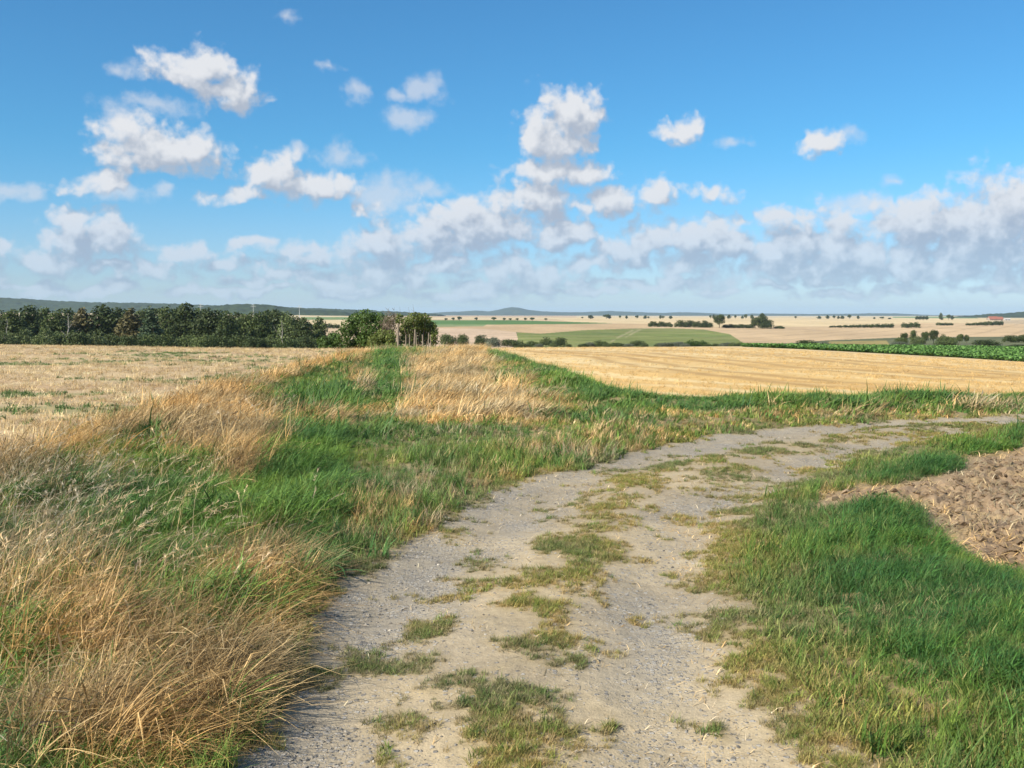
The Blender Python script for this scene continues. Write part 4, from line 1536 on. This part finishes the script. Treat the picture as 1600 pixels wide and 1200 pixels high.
proto('farbush', 'bush', M_OAK, 700, .13, 17, .02, limbs=3)

ORD = ['first', 'second', 'third', 'fourth', 'fifth', 'sixth', 'seventh', 'eighth', 'ninth', 'tenth', 'eleventh', 'twelfth', 'thirteenth', 'fourteenth', 'fifteenth',
       'sixteenth', 'seventeenth', 'eighteenth', 'nineteenth', 'twentieth', 'twenty-first', 'twenty-second', 'twenty-third', 'twenty-fourth', 'twenty-fifth', 'twenty-sixth',
       'twenty-seventh', 'twenty-eighth', 'twenty-ninth', 'thirtieth']
rt = random.Random(3)


def plant(name, key, col, top, Y, wpx, label, cat, group=None, base_row=None, kw=1.0):
    """a tree rooted in the terrain at a column and distance; its height from where its top shows"""
    for _ in range(2):
        X = x_of_col(col, Y, -4)
    z = float(ground_z(X, Y)[0])
    if base_row is not None:
        z = min(z + .0, float(z))
    h = max(0.6, (float(z_of_row(top, Y)) - z) * 1.09)
    nat = {'oak': .82, 'oak2': .82, 'ash': .82, 'ash2': .52, 'brown': .52, 'blue': .42, 'birch': .52, 'round': .92, 'round2': .92, 'fartree': .92, 'fartree2': .8}.get(key, 1.2)
    w = wpx / FPX * Y / nat
    e = bpy.data.objects.new(name, None)
    link(e)
    e.location = (X, Y, z - .02)
    e.rotation_euler = (0, 0, rt.uniform(0, 6.28))
    e.scale = (w, w, h)
    tm, cm = PROTO[key]
    o1 = obj('trunk', tm, e)
    o2 = obj('crown', cm, e)
    tag(e, label, cat, group)
    return e


# ---- the wood behind the left stubble field
WOOD = [(-38, 484, 212, 80, 'oak'), (18, 486, 204, 64, 'ash'), (46, 481, 228, 60, 'oak2'), (88, 487, 216, 56, 'ash'), (130, 485.5, 221, 52, 'brown'), (163, 480, 224, 76, 'oak'),
        (205, 486, 214, 52, 'brown'), (236, 483.5, 207, 44, 'blue'), (264, 481, 230, 56, 'ash'), (292, 478, 214, 66, 'oak2'), (327, 485, 209, 60, 'oak'), (355, 491, 204, 46, 'oak'),
        (383, 493, 215, 48, 'ash'), (407, 491, 209, 50, 'oak2'), (430, 487, 219, 56, 'oak'), (449, 491, 201, 40, 'birch'), (474, 499, 199, 42, 'oak'), (499, 497, 204, 38, 'ash'), (517, 514, 198, 26, 'scrub2')]
DESC = {'oak': 'dark broad tree', 'oak2': 'dark bushy tree', 'ash': 'mid green broad tree', 'brown': 'brownish green slender tree', 'blue': 'bluish green conifer', 'birch': 'pale stemmed slender tree', 'scrub2': 'low green bushy tree'}
for i, (c, t, Y, w, k) in enumerate(WOOD):
    plant('woodland_tree', k, c, t, Y, w, '%s in the front of the left wood, %s from left' % (DESC[k], ORD[i]), 'tree', 'front trees of the left wood')
BACK = [(-10, 487), (66, 486), (110, 489), (186, 487), (222, 488), (248, 489), (278, 488), (312, 488), (342, 492), (370, 494), (396, 493), (420, 492), (441, 494), (462, 500)]
for i, (c, t) in enumerate(BACK):
    plant('woodland_tree', ['oak', 'ash', 'oak2'][i % 3], c, t - 3.5, 244 + (i * 7) % 15, 62, 'tree deep in the left wood behind the front trees, %s from left' % ORD[i], 'tree', 'rear trees of the left wood')
UNDER = [(-25, 514, 'scrub'), (8, 516, 'scrub'), (38, 511, 'scrub'), (72, 510, 'scrub'), (98, 514, 'scrub2'), (122, 512, 'scrub2'), (150, 514, 'scrub'), (178, 517, 'scrub2'), (206, 520, 'darkbush'), (234, 518, 'scrub2'),
         (262, 520, 'darkbush'), (290, 518, 'scrub2'), (318, 518, 'scrub2'), (346, 520, 'darkbush'), (372, 519, 'scrub2'), (398, 521, 'darkbush'), (424, 522, 'scrub2'), (450, 524, 'darkbush'), (478, 522, 'darkbush'), (505, 524, 'scrub2')]
for i, (c, t, k) in enumerate(UNDER):
    plant('undergrowth_bush', k, c, t, 184 + (i * 5) % 12, 46, '%s bush along the foot of the left wood, %s from left' % ({'scrub': 'light green', 'scrub2': 'green', 'darkbush': 'dark green'}[k], ORD[i]), 'bush', 'bushes along the foot of the wood')


def bare_tree(name, label, col, top, Y, seed, r0, mat, n=9, lean=0.0, spread=.35, foot=None):
    """leafless stem with branches and twigs"""
    X = x_of_col(col, Y, -4)
    z = float(ground_z(X, Y)[0])
    h = float(z_of_row(top, Y)) - z
    e = link(bpy.data.objects.new(name, None))
    e.location = (X, Y, z)
    r = np.random.default_rng(seed)
    pts = [np.array([lean * h * t + r.normal(0, .015) * h, r.normal(0, .015) * h, h * t * .97 - .1 * (t == 0)]) for t in np.linspace(0, 1, 7)]
    V, F = tube(pts, [r0 * (1 - .85 * t) for t in np.linspace(0, 1, 7)], 7)
    obj('trunk', mesh_np('trunk', V, F, mat), e)
    parts = []
    for j in range(n):
        t = r.uniform(.3, .95)
        k6 = t * 6
        i6 = min(5, int(k6))
        b = pts[i6] + (pts[i6 + 1] - pts[i6]) * (k6 - i6)
        az = r.random() * 6.28
        L = spread * h * (1.1 - t * .7) * r.uniform(.6, 1.2)
        q = [b + np.array([math.cos(az) * L * s / 3, math.sin(az) * L * s / 3, L * .3 * s]) + r.normal(0, .02 * L, 3) for s in range(4)]
        rr = r0 * (1 - t) * .5 + .008
        parts.append(tube(q, [rr, rr * .7, rr * .5, rr * .2], 5))
        for m in range(3):
            s = q[1 + m % 3]
            az2 = az + r.normal(0, .8)
            L2 = L * .45
            q2 = [s + np.array([math.cos(az2) * L2 * u, math.sin(az2) * L2 * u, L2 * .6 * u]) for u in (0, .5, 1)]
            parts.append(tube(q2, [rr * .5, rr * .35, rr * .12], 4))
    V, F = join(parts)
    bo = obj('branches', mesh_np('branches', V, F, mat), e)
    bo['kind'] = 'stuff'
    tag(e, label, 'tree')
    return e


bare_tree('dead_tree', 'pale bleached dead tree standing before the left wood', 108, 490, 190, 3, .20, M_PALEBARK, 14, spread=.22)
bare_tree('dead_tree', 'second thin pale dead tree near the left frame edge', 12, 497, 192, 4, .11, M_PALEBARK, 8, spread=.2)
bare_tree('dead_tree', 'thin white bare stem at the right end of wood', 441, 500, 190, 5, .14, M_PALEBARK, 5, spread=.2)

# ---- shrubs at the end of the grass strip
R66 = 66.0


def shrub(name, label, lobes_px, Y, nleaf, size, mat, stems, seed, cat='shrub', dpth=.8):
    """a shrub whose lobes are given by column, row and half sizes in photo pixels at its distance"""
    k = Y / FPX
    cx = sum(l[0] for l in lobes_px) / len(lobes_px)
    X0 = x_of_col(cx, Y)
    z0 = float(ground_z(X0, Y)[0])
    r = np.random.default_rng(seed)
    L = []
    for (c, rw, rx, ry) in lobes_px:
        L.append((x_of_col(c, Y) - X0, r.uniform(-dpth, dpth), float(z_of_row(rw, Y)) - z0, rx * k, rx * k * 1.1, ry * k))
    e = link(bpy.data.objects.new(name, None))
    e.location = (X0, Y, z0)
    obj('crown', crown_mesh('crown', seed, L, nleaf, size, mat, inner=.3), e)
    for j, (c, tr, rad) in enumerate(stems):
        xs = x_of_col(c, Y) - X0
        hz = float(z_of_row(tr, Y)) - z0
        xb = xs * .6
        q = [np.array([xb, 0, -.1]), np.array([xb + (xs - xb) * .4, .05, hz * .35]), np.array([xs, -.05, hz * .7]), np.array([xs + r.normal(0, .08), .05, hz])]
        V, F = tube(q, [rad, rad * .8, rad * .6, rad * .25], 6)
        obj('stem', mesh_np('stem', V, F, M_BARK), e)
    tag(e, label, cat)
    return e


shrub('elder_shrub', 'large dense dark green shrub at end of grass strip',
      [(556, 500, 14, 11), (572, 495, 16, 11), (590, 498, 13, 10), (545, 512, 14, 13), (562, 515, 18, 16), (582, 514, 17, 16), (600, 503, 11, 12), (538, 525, 10, 13), (556, 532, 17, 13), (575, 532, 18, 13), (592, 528, 14, 14), (570, 540, 24, 10), (548, 541, 14, 9)],
      66, 9000, .13, M_FRESH, [(560, 505, .06), (575, 500, .07), (590, 508, .05)], 31)
shrub('low_shrub', 'low green bush left of the dense dark shrub', [(508, 535, 10, 10), (520, 532, 11, 12), (528, 538, 9, 10), (514, 543, 14, 8)], 70, 2600, .12, M_FRESH, [(515, 528, .03), (524, 528, .03)], 32)
shrub('bramble_shrub', 'lighter green leafy bush before the dead shrub', [(585, 532, 10, 10), (596, 524, 10, 10), (604, 534, 12, 10), (612, 526, 8, 10), (590, 540, 16, 7), (612, 539, 10, 7)], 63, 3200, .11, M_SUNNY, [(596, 522, .03), (606, 524, .03)], 33)
shrub('sunlit_shrub', 'sunlit yellow green shrub behind the fence posts',
      [(626, 498, 8, 8), (636, 505, 11, 9), (650, 497, 12, 9), (662, 499, 11, 9), (645, 511, 13, 9), (660, 512, 13, 9), (672, 511, 9, 9), (630, 515, 8, 8), (678, 521, 7, 12), (668, 524, 9, 8), (676, 533, 7, 8), (640, 528, 9, 10), (628, 532, 9, 9)],
      67, 5600, .12, M_SUNNY, [(632, 500, .05), (645, 490, .06), (655, 488, .05), (664, 492, .05), (673, 505, .04)], 34)
shrub('shade_gap_foliage', 'dark foliage standing in for the shady gap beneath the sunlit shrub', [(640, 524, 12, 10), (655, 524, 12, 10), (668, 530, 10, 10), (650, 534, 16, 8)], 70.5, 2200, .12, M_OAK, [(650, 515, .04)], 35)  # dark leaf colour stands in for the shade in the gap under the shrub


def dead_shrub():
    Y = 64.0
    X0 = x_of_col(606, Y)
    z0 = float(ground_z(X0, Y)[0])
    k = Y / FPX
    e = link(bpy.data.objects.new('dead_shrub', None))
    e.location = (X0, Y, z0)
    r = np.random.default_rng(9)
    stems, twigs = [], []
    for j in range(16):
        x1 = r.normal(4, 6) * k
        H = r.uniform(42, 62) * k
        x0 = r.uniform(-16, 6) * k
        q = [np.array([x0 + (x1 - x0) * t + r.normal(0, .05), r.normal(0, .25), H * t - .1 * (t == 0)]) for t in (0, .35, .7, 1)]
        stems.append(tube(q, [.028, .022, .015, .006], 5))
        for m in range(26):
            t = r.uniform(.15, 1)
            b = q[0] + (q[-1] - q[0]) * t
            az = r.random() * 6.28
            L = r.uniform(.15, .45)
            p2 = b + np.array([math.cos(az) * L * .8, math.sin(az) * L * .8, L * .75])
            twigs.append(tube([b, (b + p2) / 2 + r.normal(0, .03, 3), p2], [.011, .008, .004], 3))
    md = plain_mat('dead_twigs', (0.20, 0.155, 0.115), var=.3)
    V, F = join(stems)
    obj('stems', mesh_np('stems', V, F, md), e)
    V, F = join(twigs)
    obj('twigs', mesh_np('twigs', V, F, md), e)
    o = obj('leaves', crown_mesh('leaves', 77, [(0.25, 0, 1.9, .35, .4, .45), (0.1, 0, 1.2, .5, .5, .6), (-.1, 0, .6, .6, .5, .5)], 900, .09, M_BROWN, inner=.6), e)
    tag(e, 'grey brown half dead shrub in the middle of the thicket', 'shrub')


dead_shrub()
for c, t, s in ((616.5, 478, 41), (625.5, 477, 42), (640, 478, 43), (647, 474, 44)):
    bare_tree('bare_sapling', {616.5: 'thin bare shoot rising from the dead shrub top', 625.5: 'thin bare shoot above the tall thick post', 640: 'left bare shoot above the sunlit shrub', 647: 'tallest bare shoot above the sunlit shrub'}[c],
              c, t, 66.5, s, .026, M_BARK, 5, spread=.10)


# ---- fence posts
def post(col, top, Y, w, label, seed):
    X = x_of_col(col, Y)
    z = float(ground_z(X, Y)[0])
    h = float(z_of_row(top, Y)) - z
    r = np.random.default_rng(seed)
    n = 6
    ln = r.normal(0, .035)
    q = [np.array([ln * t + r.normal(0, .004), 0, -.15 + (h + .15) * t]) for t in np.linspace(0, 1, n)]
    V, F = tube(q, [w * .8 * (1.05 - .12 * t) for t in np.linspace(0, 1, n)], 8)
    V = np.concatenate([V, [[q[-1][0], q[-1][1], h + w * .25]]])
    cap = np.array([(len(V) - 9 + j, len(V) - 9 + (j + 1) % 8, len(V) - 1, len(V) - 1) for j in range(8)])
    F3 = np.concatenate([np.stack([F[:, 0], F[:, 1], F[:, 2]], 1), np.stack([F[:, 0], F[:, 2], F[:, 3]], 1), cap[:, :3]])
    o = obj('fence_post', mesh_np('fence_post', V, F3, M_WOODPOST, smooth=False), loc=(X, Y, z))
    tag(o, label, 'post', 'weathered posts at the end of the grass strip')


POSTS = [(622, 506, 56.5, .085, 'tall thick weathered post beside the dead shrub'), (634, 524, 57.5, .045, 'short thin post just right of the tall thick post'), (640, 522, 58.5, .04, 'thin post, third from left in the fence row'),
         (647, 515, 60, .06, 'taller post in the middle of the fence row'), (651, 524, 61, .04, 'short post right beside the taller middle post'), (661, 523, 61.5, .055, 'post under the right side of sunlit shrub'),
         (669, 520, 62, .05, 'second post from right in the fence row'), (673, 523, 63, .035, 'rightmost thin post of the fence row')]
for i, (c, t, Y, w, lb) in enumerate(POSTS):
    post(c, t, Y, w, lb, i)

# ---- bushes in the valley beyond the fields
VALLEY = [(699, 520, 285, 26, 'scrub2', 'left bush of the pair right of the sunlit shrub'), (723, 520, 285, 20, 'scrub2', 'right bush of the pair behind the dry grass'), (752, 521, 275, 24, 'darkbush', 'dark bush behind the right edge of dry strip'),
          (770, 523, 270, 26, 'willow', 'grey green bush behind the green strip edge'), (798, 529, 275, 36, 'scrub2', 'wide low bush at left end of golden field'), (832, 532, 280, 20, 'scrub2', 'small bush left of the dark round valley tree'),
          (853, 526, 290, 22, 'scrub', 'light green bush beside the dark round tree'), (876, 525.5, 280, 22, 'darkbush', 'dark round bushy tree below the green hillside'), (922, 533, 275, 16, 'willow', 'small grey bush below the green hillside'),
          (938, 531, 275, 22, 'scrub2', 'green bush below left part of green hillside'), (962, 535, 270, 22, 'scrub2', 'low bush under the middle of green hillside'), (995, 531, 275, 24, 'scrub2', 'rounded green bush under the hillside tracks'),
          (1040, 534, 270, 30, 'willow', 'left silvery bush under right part of hillside'), (1060, 532.5, 275, 28, 'willow', 'right silvery bush beside the bright green one'), (1080, 530, 272, 22, 'freshbush', 'bright green bush, left of its pair, below hillside'),
          (1096, 531.5, 276, 20, 'freshbush', 'bright green bush, right of its pair, below hillside'), (1137, 534, 270, 22, 'willow', 'silvery bush near right end of green hillside'), (1156, 535, 268, 22, 'scrub2', 'green bush at right foot of the green hillside'),
          (1260, 530, 240, 34, 'darkbush', 'dark low bush above left end of leafy crop'), (1288, 533, 238, 22, 'willow', 'pale low bush right of the dark low bush'),
          (1413, 521.5, 300, 12, 'round', 'small round tree at left of hollow tree group'), (1426, 517, 305, 12, 'round2', 'second tree of the group in rough hollow'), (1446, 519.5, 300, 12, 'round', 'dark round tree in middle of hollow group'),
          (1459, 517, 302, 14, 'round', 'largest dark round tree of the hollow group'), (1408, 526, 295, 20, 'scrub2', 'bush at the left foot of hollow tree group'), (1434, 525, 293, 22, 'scrub', 'light bush between the hollow trees'),
          (1474, 522, 300, 20, 'scrub', 'light bush just right of largest hollow tree'), (1484, 525, 295, 22, 'scrub2', 'low bush right of the hollow tree group'), (1500, 523, 300, 12, 'round2', 'small round tree right of the hollow group'),
          (1511, 524, 300, 8, 'round2', 'smallest round tree at right end of hollow group'), (1432, 536, 215, 22, 'freshbush', 'yellow green bush right behind the leafy crop'), (1580, 522.5, 310, 24, 'darkbush', 'left part of dark hedge at right frame edge'),
          (1602, 521.5, 310, 26, 'darkbush', 'dark hedge bush cut by the right frame edge'), (1592, 538, 215, 30, 'darkbush', 'dark scrub bush behind crop at right edge'), (1405, 532, 240, 24, 'willow', 'grey scrub bush behind the ochre grass patch'),
          (1540, 530, 250, 40, 'darkbush', 'wide dark scrub patch in the right hollow'), (1480, 531, 250, 34, 'scrub2', 'low scrub bush below the hollow tree group')]
for c, t, Y, w, k, lb in VALLEY:
    plant('valley_tree' if k.startswith('round') else 'valley_bush', k, c, t - .6, Y, w * 1.12, lb, 'tree' if k.startswith('round') else 'bush', 'bushes and trees in the valley')

LOW = [812, 822, 842, 864, 888, 912, 930, 948, 954, 972, 982, 1006, 1028, 1048, 1070, 1088, 1106, 1118, 1128, 1146, 1166]
for i, c in enumerate(LOW):
    plant('valley_scrub', ['scrub2', 'scrub', 'willow', 'darkbush'][i * 7 % 4], c, 536.5 - (i * 5 % 4) * .7, 262 + i * 11 % 17, 11 + i * 7 % 9, 'low scrub along the hedge below the green hillside, %s from left' % ORD[i], 'bush', 'low scrub below the hillside')

# ---- hedge and trees on the middle slope
HEDGE = [(1020, 500.5, 650, 18), (1033, 500.8, 650, 16), (1044, 502.5, 650, 18), (1064, 498.5, 650, 22), (1078, 498.8, 655, 20), (1090, 500.5, 650, 18), (1101, 499, 650, 14), (1108, 502.5, 650, 16)]
for i, (c, t, Y, w) in enumerate(HEDGE):
    plant('hedge_bush', 'darkbush', c, t, Y, w, 'dark bush in the hedge on the pale slope, %s from left' % ORD[i], 'bush', 'bushes of the distant hedge')
for i, c in enumerate(range(1134, 1176, 8)):
    plant('hedge_bush', 'darkbush', c, 506.2 - (i % 2), 650, 13, 'low hedge bush between the two solitary slope trees, %s from left' % ORD[i], 'bush', 'bushes of the distant hedge')
plant('slope_tree', 'round', 1124, 492.5, 645, 20, 'solitary round tree right of the distant hedge', 'tree')
plant('slope_tree', 'round2', 1180, 496.5, 650, 18, 'smaller tree attached left of the big slope tree', 'tree')
plant('slope_tree', 'oak', 1191, 490.3, 650, 20, 'tallest dark tree on the pale slope', 'tree')
plant('slope_tree', 'darkbush', 1199, 497, 648, 24, 'bushy right half of the big slope tree', 'tree')
plant('hedge_bush', 'darkbush', 1218, 508.3, 650, 18, 'low dark strip of hedge right of big tree', 'bush')
LINE2 = [(1301, 508), (1312, 507.4), (1322, 506.8), (1332, 506.2), (1342, 505.8), (1352, 505.4), (1362, 505), (1372, 504.6), (1382, 504.2), (1392, 503.8), (1414, 502.8), (1423, 502.2), (1432, 501.4)]
for i, (c, t) in enumerate(LINE2):
    plant('hedge_bush', 'farbush', c, t, 720, 12, 'small dark bush in hedge line on right slope, %s from left' % ORD[i], 'bush', 'hedge line on the right slope')
for i, (c, t) in enumerate([(1468, 503), (1476, 503.2), (1484, 503.6), (1514, 503.8), (1523, 503), (1531, 502.2), (1539, 501.3), (1547, 500.6), (1555, 500), (1563, 499.5)]):
    plant('hedge_bush', 'farbush', c, t, 850, 11, 'tiny dark bush below the red roofs, %s from left' % ORD[i], 'bush', 'hedge line below the red roofs')

# ---- single trees along far lanes
LANE_A = [(697, 497), (708, 496), (718, 494.5), (744, 495.8), (772, 495.5), (788, 496.5), (797, 497), (808, 497), (821, 496.5), (832, 496), (853, 497)]
for i, (c, t) in enumerate(LANE_A):
    plant('lane_tree', 'fartree', c, t, 1150, 8 if i in (2, 4, 9) else 5.5, 'tiny tree above dark green field strip, %s from left' % ORD[i], 'tree', 'trees along the near far lane')
LANE_B = [(912, 495), (923, 492), (946, 490), (953, 493), (968, 492.3), (981, 492), (995, 492.8), (1006, 492.5), (1014, 493), (1031, 492.7), (1038, 493), (1048, 492.5), (1108, 492), (1116, 491), (1124, 491.5), (1141, 492), (1149, 491.5), (1158, 492), (1166, 491), (1174, 491.4)]
for i, (c, t) in enumerate(LANE_B):
    plant('lane_tree', 'fartree2' if i % 2 else 'fartree', c + (i * 37 % 5 - 2), t + .6 * (i * 7 % 3), 1700, 13 if i == 2 else (11 if i == 1 else 4 + i * 13 % 4), 'tiny tree on the horizon lane at centre, %s from left' % ORD[i], 'tree', 'trees along the horizon lane')
LANE_C = [(1243, 493.8), (1280, 492.8), (1293, 492), (1303, 493), (1310, 492.6), (1316, 493), (1327, 491.8), (1341, 492.4), (1366, 495), (1378, 494.8), (1390, 495.4)]
for i, (c, t) in enumerate(LANE_C):
    plant('lane_tree', 'fartree2' if i % 3 else 'fartree', c, t + .5 * (i * 5 % 3), 1800, 4.5 + i * 11 % 4, 'tiny tree on right half of the horizon, %s from left' % ORD[i], 'tree', 'trees along the right horizon')
for i, c in enumerate((1433, 1438, 1443, 1448)):
    plant('copse_tree', 'fartree2', c, 494, 1600, 7, 'dark tree of a low block on right horizon, %s from left' % ORD[i], 'tree', 'block of trees on the right horizon')
plant('horizon_tree', 'ash2', 1470, 489.3, 1600, 7, 'taller upright tree on the right horizon', 'tree')
plant('horizon_tree', 'fartree', 1482, 491.5, 1600, 7, 'left tree of horizon pair beside the upright one', 'tree')
plant('horizon_tree', 'fartree2', 1488, 493, 1600, 6, 'right tree of horizon pair beside the upright one', 'tree')
for i, (c, t) in enumerate([(484, 503.5), (495, 502.5), (506, 502.8), (516, 503.5), (526, 504.5)]):
    plant('hedge_bush', 'farbush', c, t, 560, 13, 'dark bush in hedge between wood and shrubs, %s from left' % ORD[i], 'bush', 'hedge seen between wood and shrubs')


# ---- farm with red roofs
def house(col, Y, w, d, eave, ridge_h, label, wallc, roofc, ang=0.0):
    X = x_of_col(col, Y, -4)
    z = float(ground_z(X, Y)[0])
    e = link(bpy.data.objects.new('farm_building', None))
    e.location = (X, Y, z - 1.4)
    e.rotation_euler = (0, 0, ang)
    mw = plain_mat('render_wall', wallc, var=.1, scale=.6)
    mr = plain_mat('clay_tiles', roofc, var=.15, scale=.8)
    md = plain_mat('dark_pane', (.05, .055, .06), var=.1)
    V = np.array([(-w, -d, 0), (w, -d, 0), (w, d, 0), (-w, d, 0), (-w, -d, eave), (w, -d, eave), (w, d, eave), (-w, d, eave), (-w, 0, ridge_h), (w, 0, ridge_h)]) * np.array([.5, .5, 1])
    F = [(0, 1, 5, 4), (1, 2, 6, 5), (2, 3, 7, 6), (3, 0, 4, 7), (4, 8, 7, 7), (5, 6, 9, 9)]
    me = bpy.data.meshes.new('wall')
    me.from_pydata(V.tolist(), [], [f if f[2] != f[3] else f[:3] for f in F])
    me.materials.append(mw)
    obj('wall', me, e)
    o = .5
    sl = (ridge_h - eave) / (d / 2)
    V, F = [], []
    for sgn in (-1, 1):
        b = len(V)
        for (x, y, zz) in ((-w / 2 - o, sgn * (d / 2 + o), eave - o * sl), (w / 2 + o, sgn * (d / 2 + o), eave - o * sl), (w / 2 + o, 0, ridge_h), (-w / 2 - o, 0, ridge_h)):
            V.append((x, y, zz + .08))
        for k in range(4):
            V.append((V[b + k][0], V[b + k][1], V[b + k][2] + .25))
        F += [(b + 4, b + 5, b + 6, b + 7), (b, b + 3, b + 2, b + 1), (b, b + 1, b + 5, b + 4), (b + 1, b + 2, b + 6, b + 5), (b + 3, b, b + 4, b + 7), (b + 2, b + 3, b + 7, b + 6)]
    me = bpy.data.meshes.new('roof')
    me.from_pydata(V, [], F)
    me.materials.append(mr)
    obj('roof', me, e)
    n = max(2, int(w / 6))
    for i in range(n):
        x = -w / 2 + w * (i + .5) / n
        me = bpy.data.meshes.new('window')
        y = -d / 2 - .03
        me.from_pydata([(x - .6, y, 1), (x + .6, y, 1), (x + .6, y, 2.2), (x - .6, y, 2.2), (x - .6, y + .06, 1), (x + .6, y + .06, 1), (x + .6, y + .06, 2.2), (x - .6, y + .06, 2.2)], [],
                       [(0, 1, 2, 3), (0, 4, 5, 1), (1, 5, 6, 2), (2, 6, 7, 3), (3, 7, 4, 0)])
        me.materials.append(md)
        obj('window', me, e)
    tag(e, label, 'building', 'red roofed farm on the right horizon')


house(1551, 1500, 13, 9, 3.2, 7.0, 'left red roofed farm building on right horizon', (.3, .25, .21), (.27, .105, .07), .1)
house(1561, 1515, 9, 9, 3.0, 6.4, 'right red roofed farm building on right horizon', (.28, .22, .19), (.25, .10, .065), -.15)
house(1573, 1520, 8, 6, 3.2, 4.4, 'small white farm building right of red roofs', (.5, .49, .46), (.42, .4, .38), .05)


# ---- masts
def mast(col, top, Y, label):
    X = x_of_col(col, Y, -4)
    z = float(ground_z(X, Y)[0])
    h = float(z_of_row(top, Y)) - z
    m = plain_mat('galvanised_steel', (.5, .5, .5), var=.1)
    e = link(bpy.data.objects.new('power_mast', None))
    e.location = (X, Y, z)
    V, F = tube([(0, 0, -.5), (0, 0, h * .5), (0, 0, h)], [.42, .3, .15], 8)
    obj('pole', mesh_np('pole', V, F, m), e)
    for k, (f, L) in enumerate(((.80, 4.2), (.92, 3.0))):
        V, F = tube([(-L, 0, h * f), (0, 0, h * f + .3), (L, 0, h * f)], [.12, .25, .12], 6)
        obj('crossarm', mesh_np('crossarm', V, F, m), e)
    tag(e, label, 'mast', 'thin masts beyond the left wood')


mast(314, 474.5, 1500, 'leftmost thin pale mast above the left wood')
mast(396, 475, 1550, 'middle thin pale mast above the left wood')
mast(468, 476.5, 1600, 'right thin pale mast near the shrubs')


# ------------------------------------------------------------------ hazy air
def haze():
    x, y0, y1, z0, z1 = 13000, -900, 26500, -40, 160
    V = [(-x, y0, z0), (x, y0, z0), (x, y1, z0), (-x, y1, z0), (-x, y0, z1), (x, y0, z1), (x, y1, z1), (-x, y1, z1)]
    F = [(0, 3, 2, 1), (4, 5, 6, 7), (0, 1, 5, 4), (1, 2, 6, 5), (2, 3, 7, 6), (3, 0, 4, 7)]
    me = bpy.data.meshes.new('haze')
    me.from_pydata(V, [], F)
    m = bpy.data.materials.new('hazy_air')
    m.use_nodes = True
    T = NT(m.node_tree)
    T.n.clear()
    v = T.new('ShaderNodeVolumePrincipled')
    v.inputs['Color'].default_value = (0.62, 0.82, 1.0, 1)
    v.inputs['Density'].default_value = 6e-5
    v.inputs['Anisotropy'].default_value = 0.0
    o = T.new('ShaderNodeOutputMaterial')
    T.l.new(v.outputs[0], o.inputs['Volume'])
    me.materials.append(m)
    m.cycles.homogeneous_volume = True
    tag(obj('haze', me), 'thin blue haze in the far air', 'haze', kind='stuff')


haze()
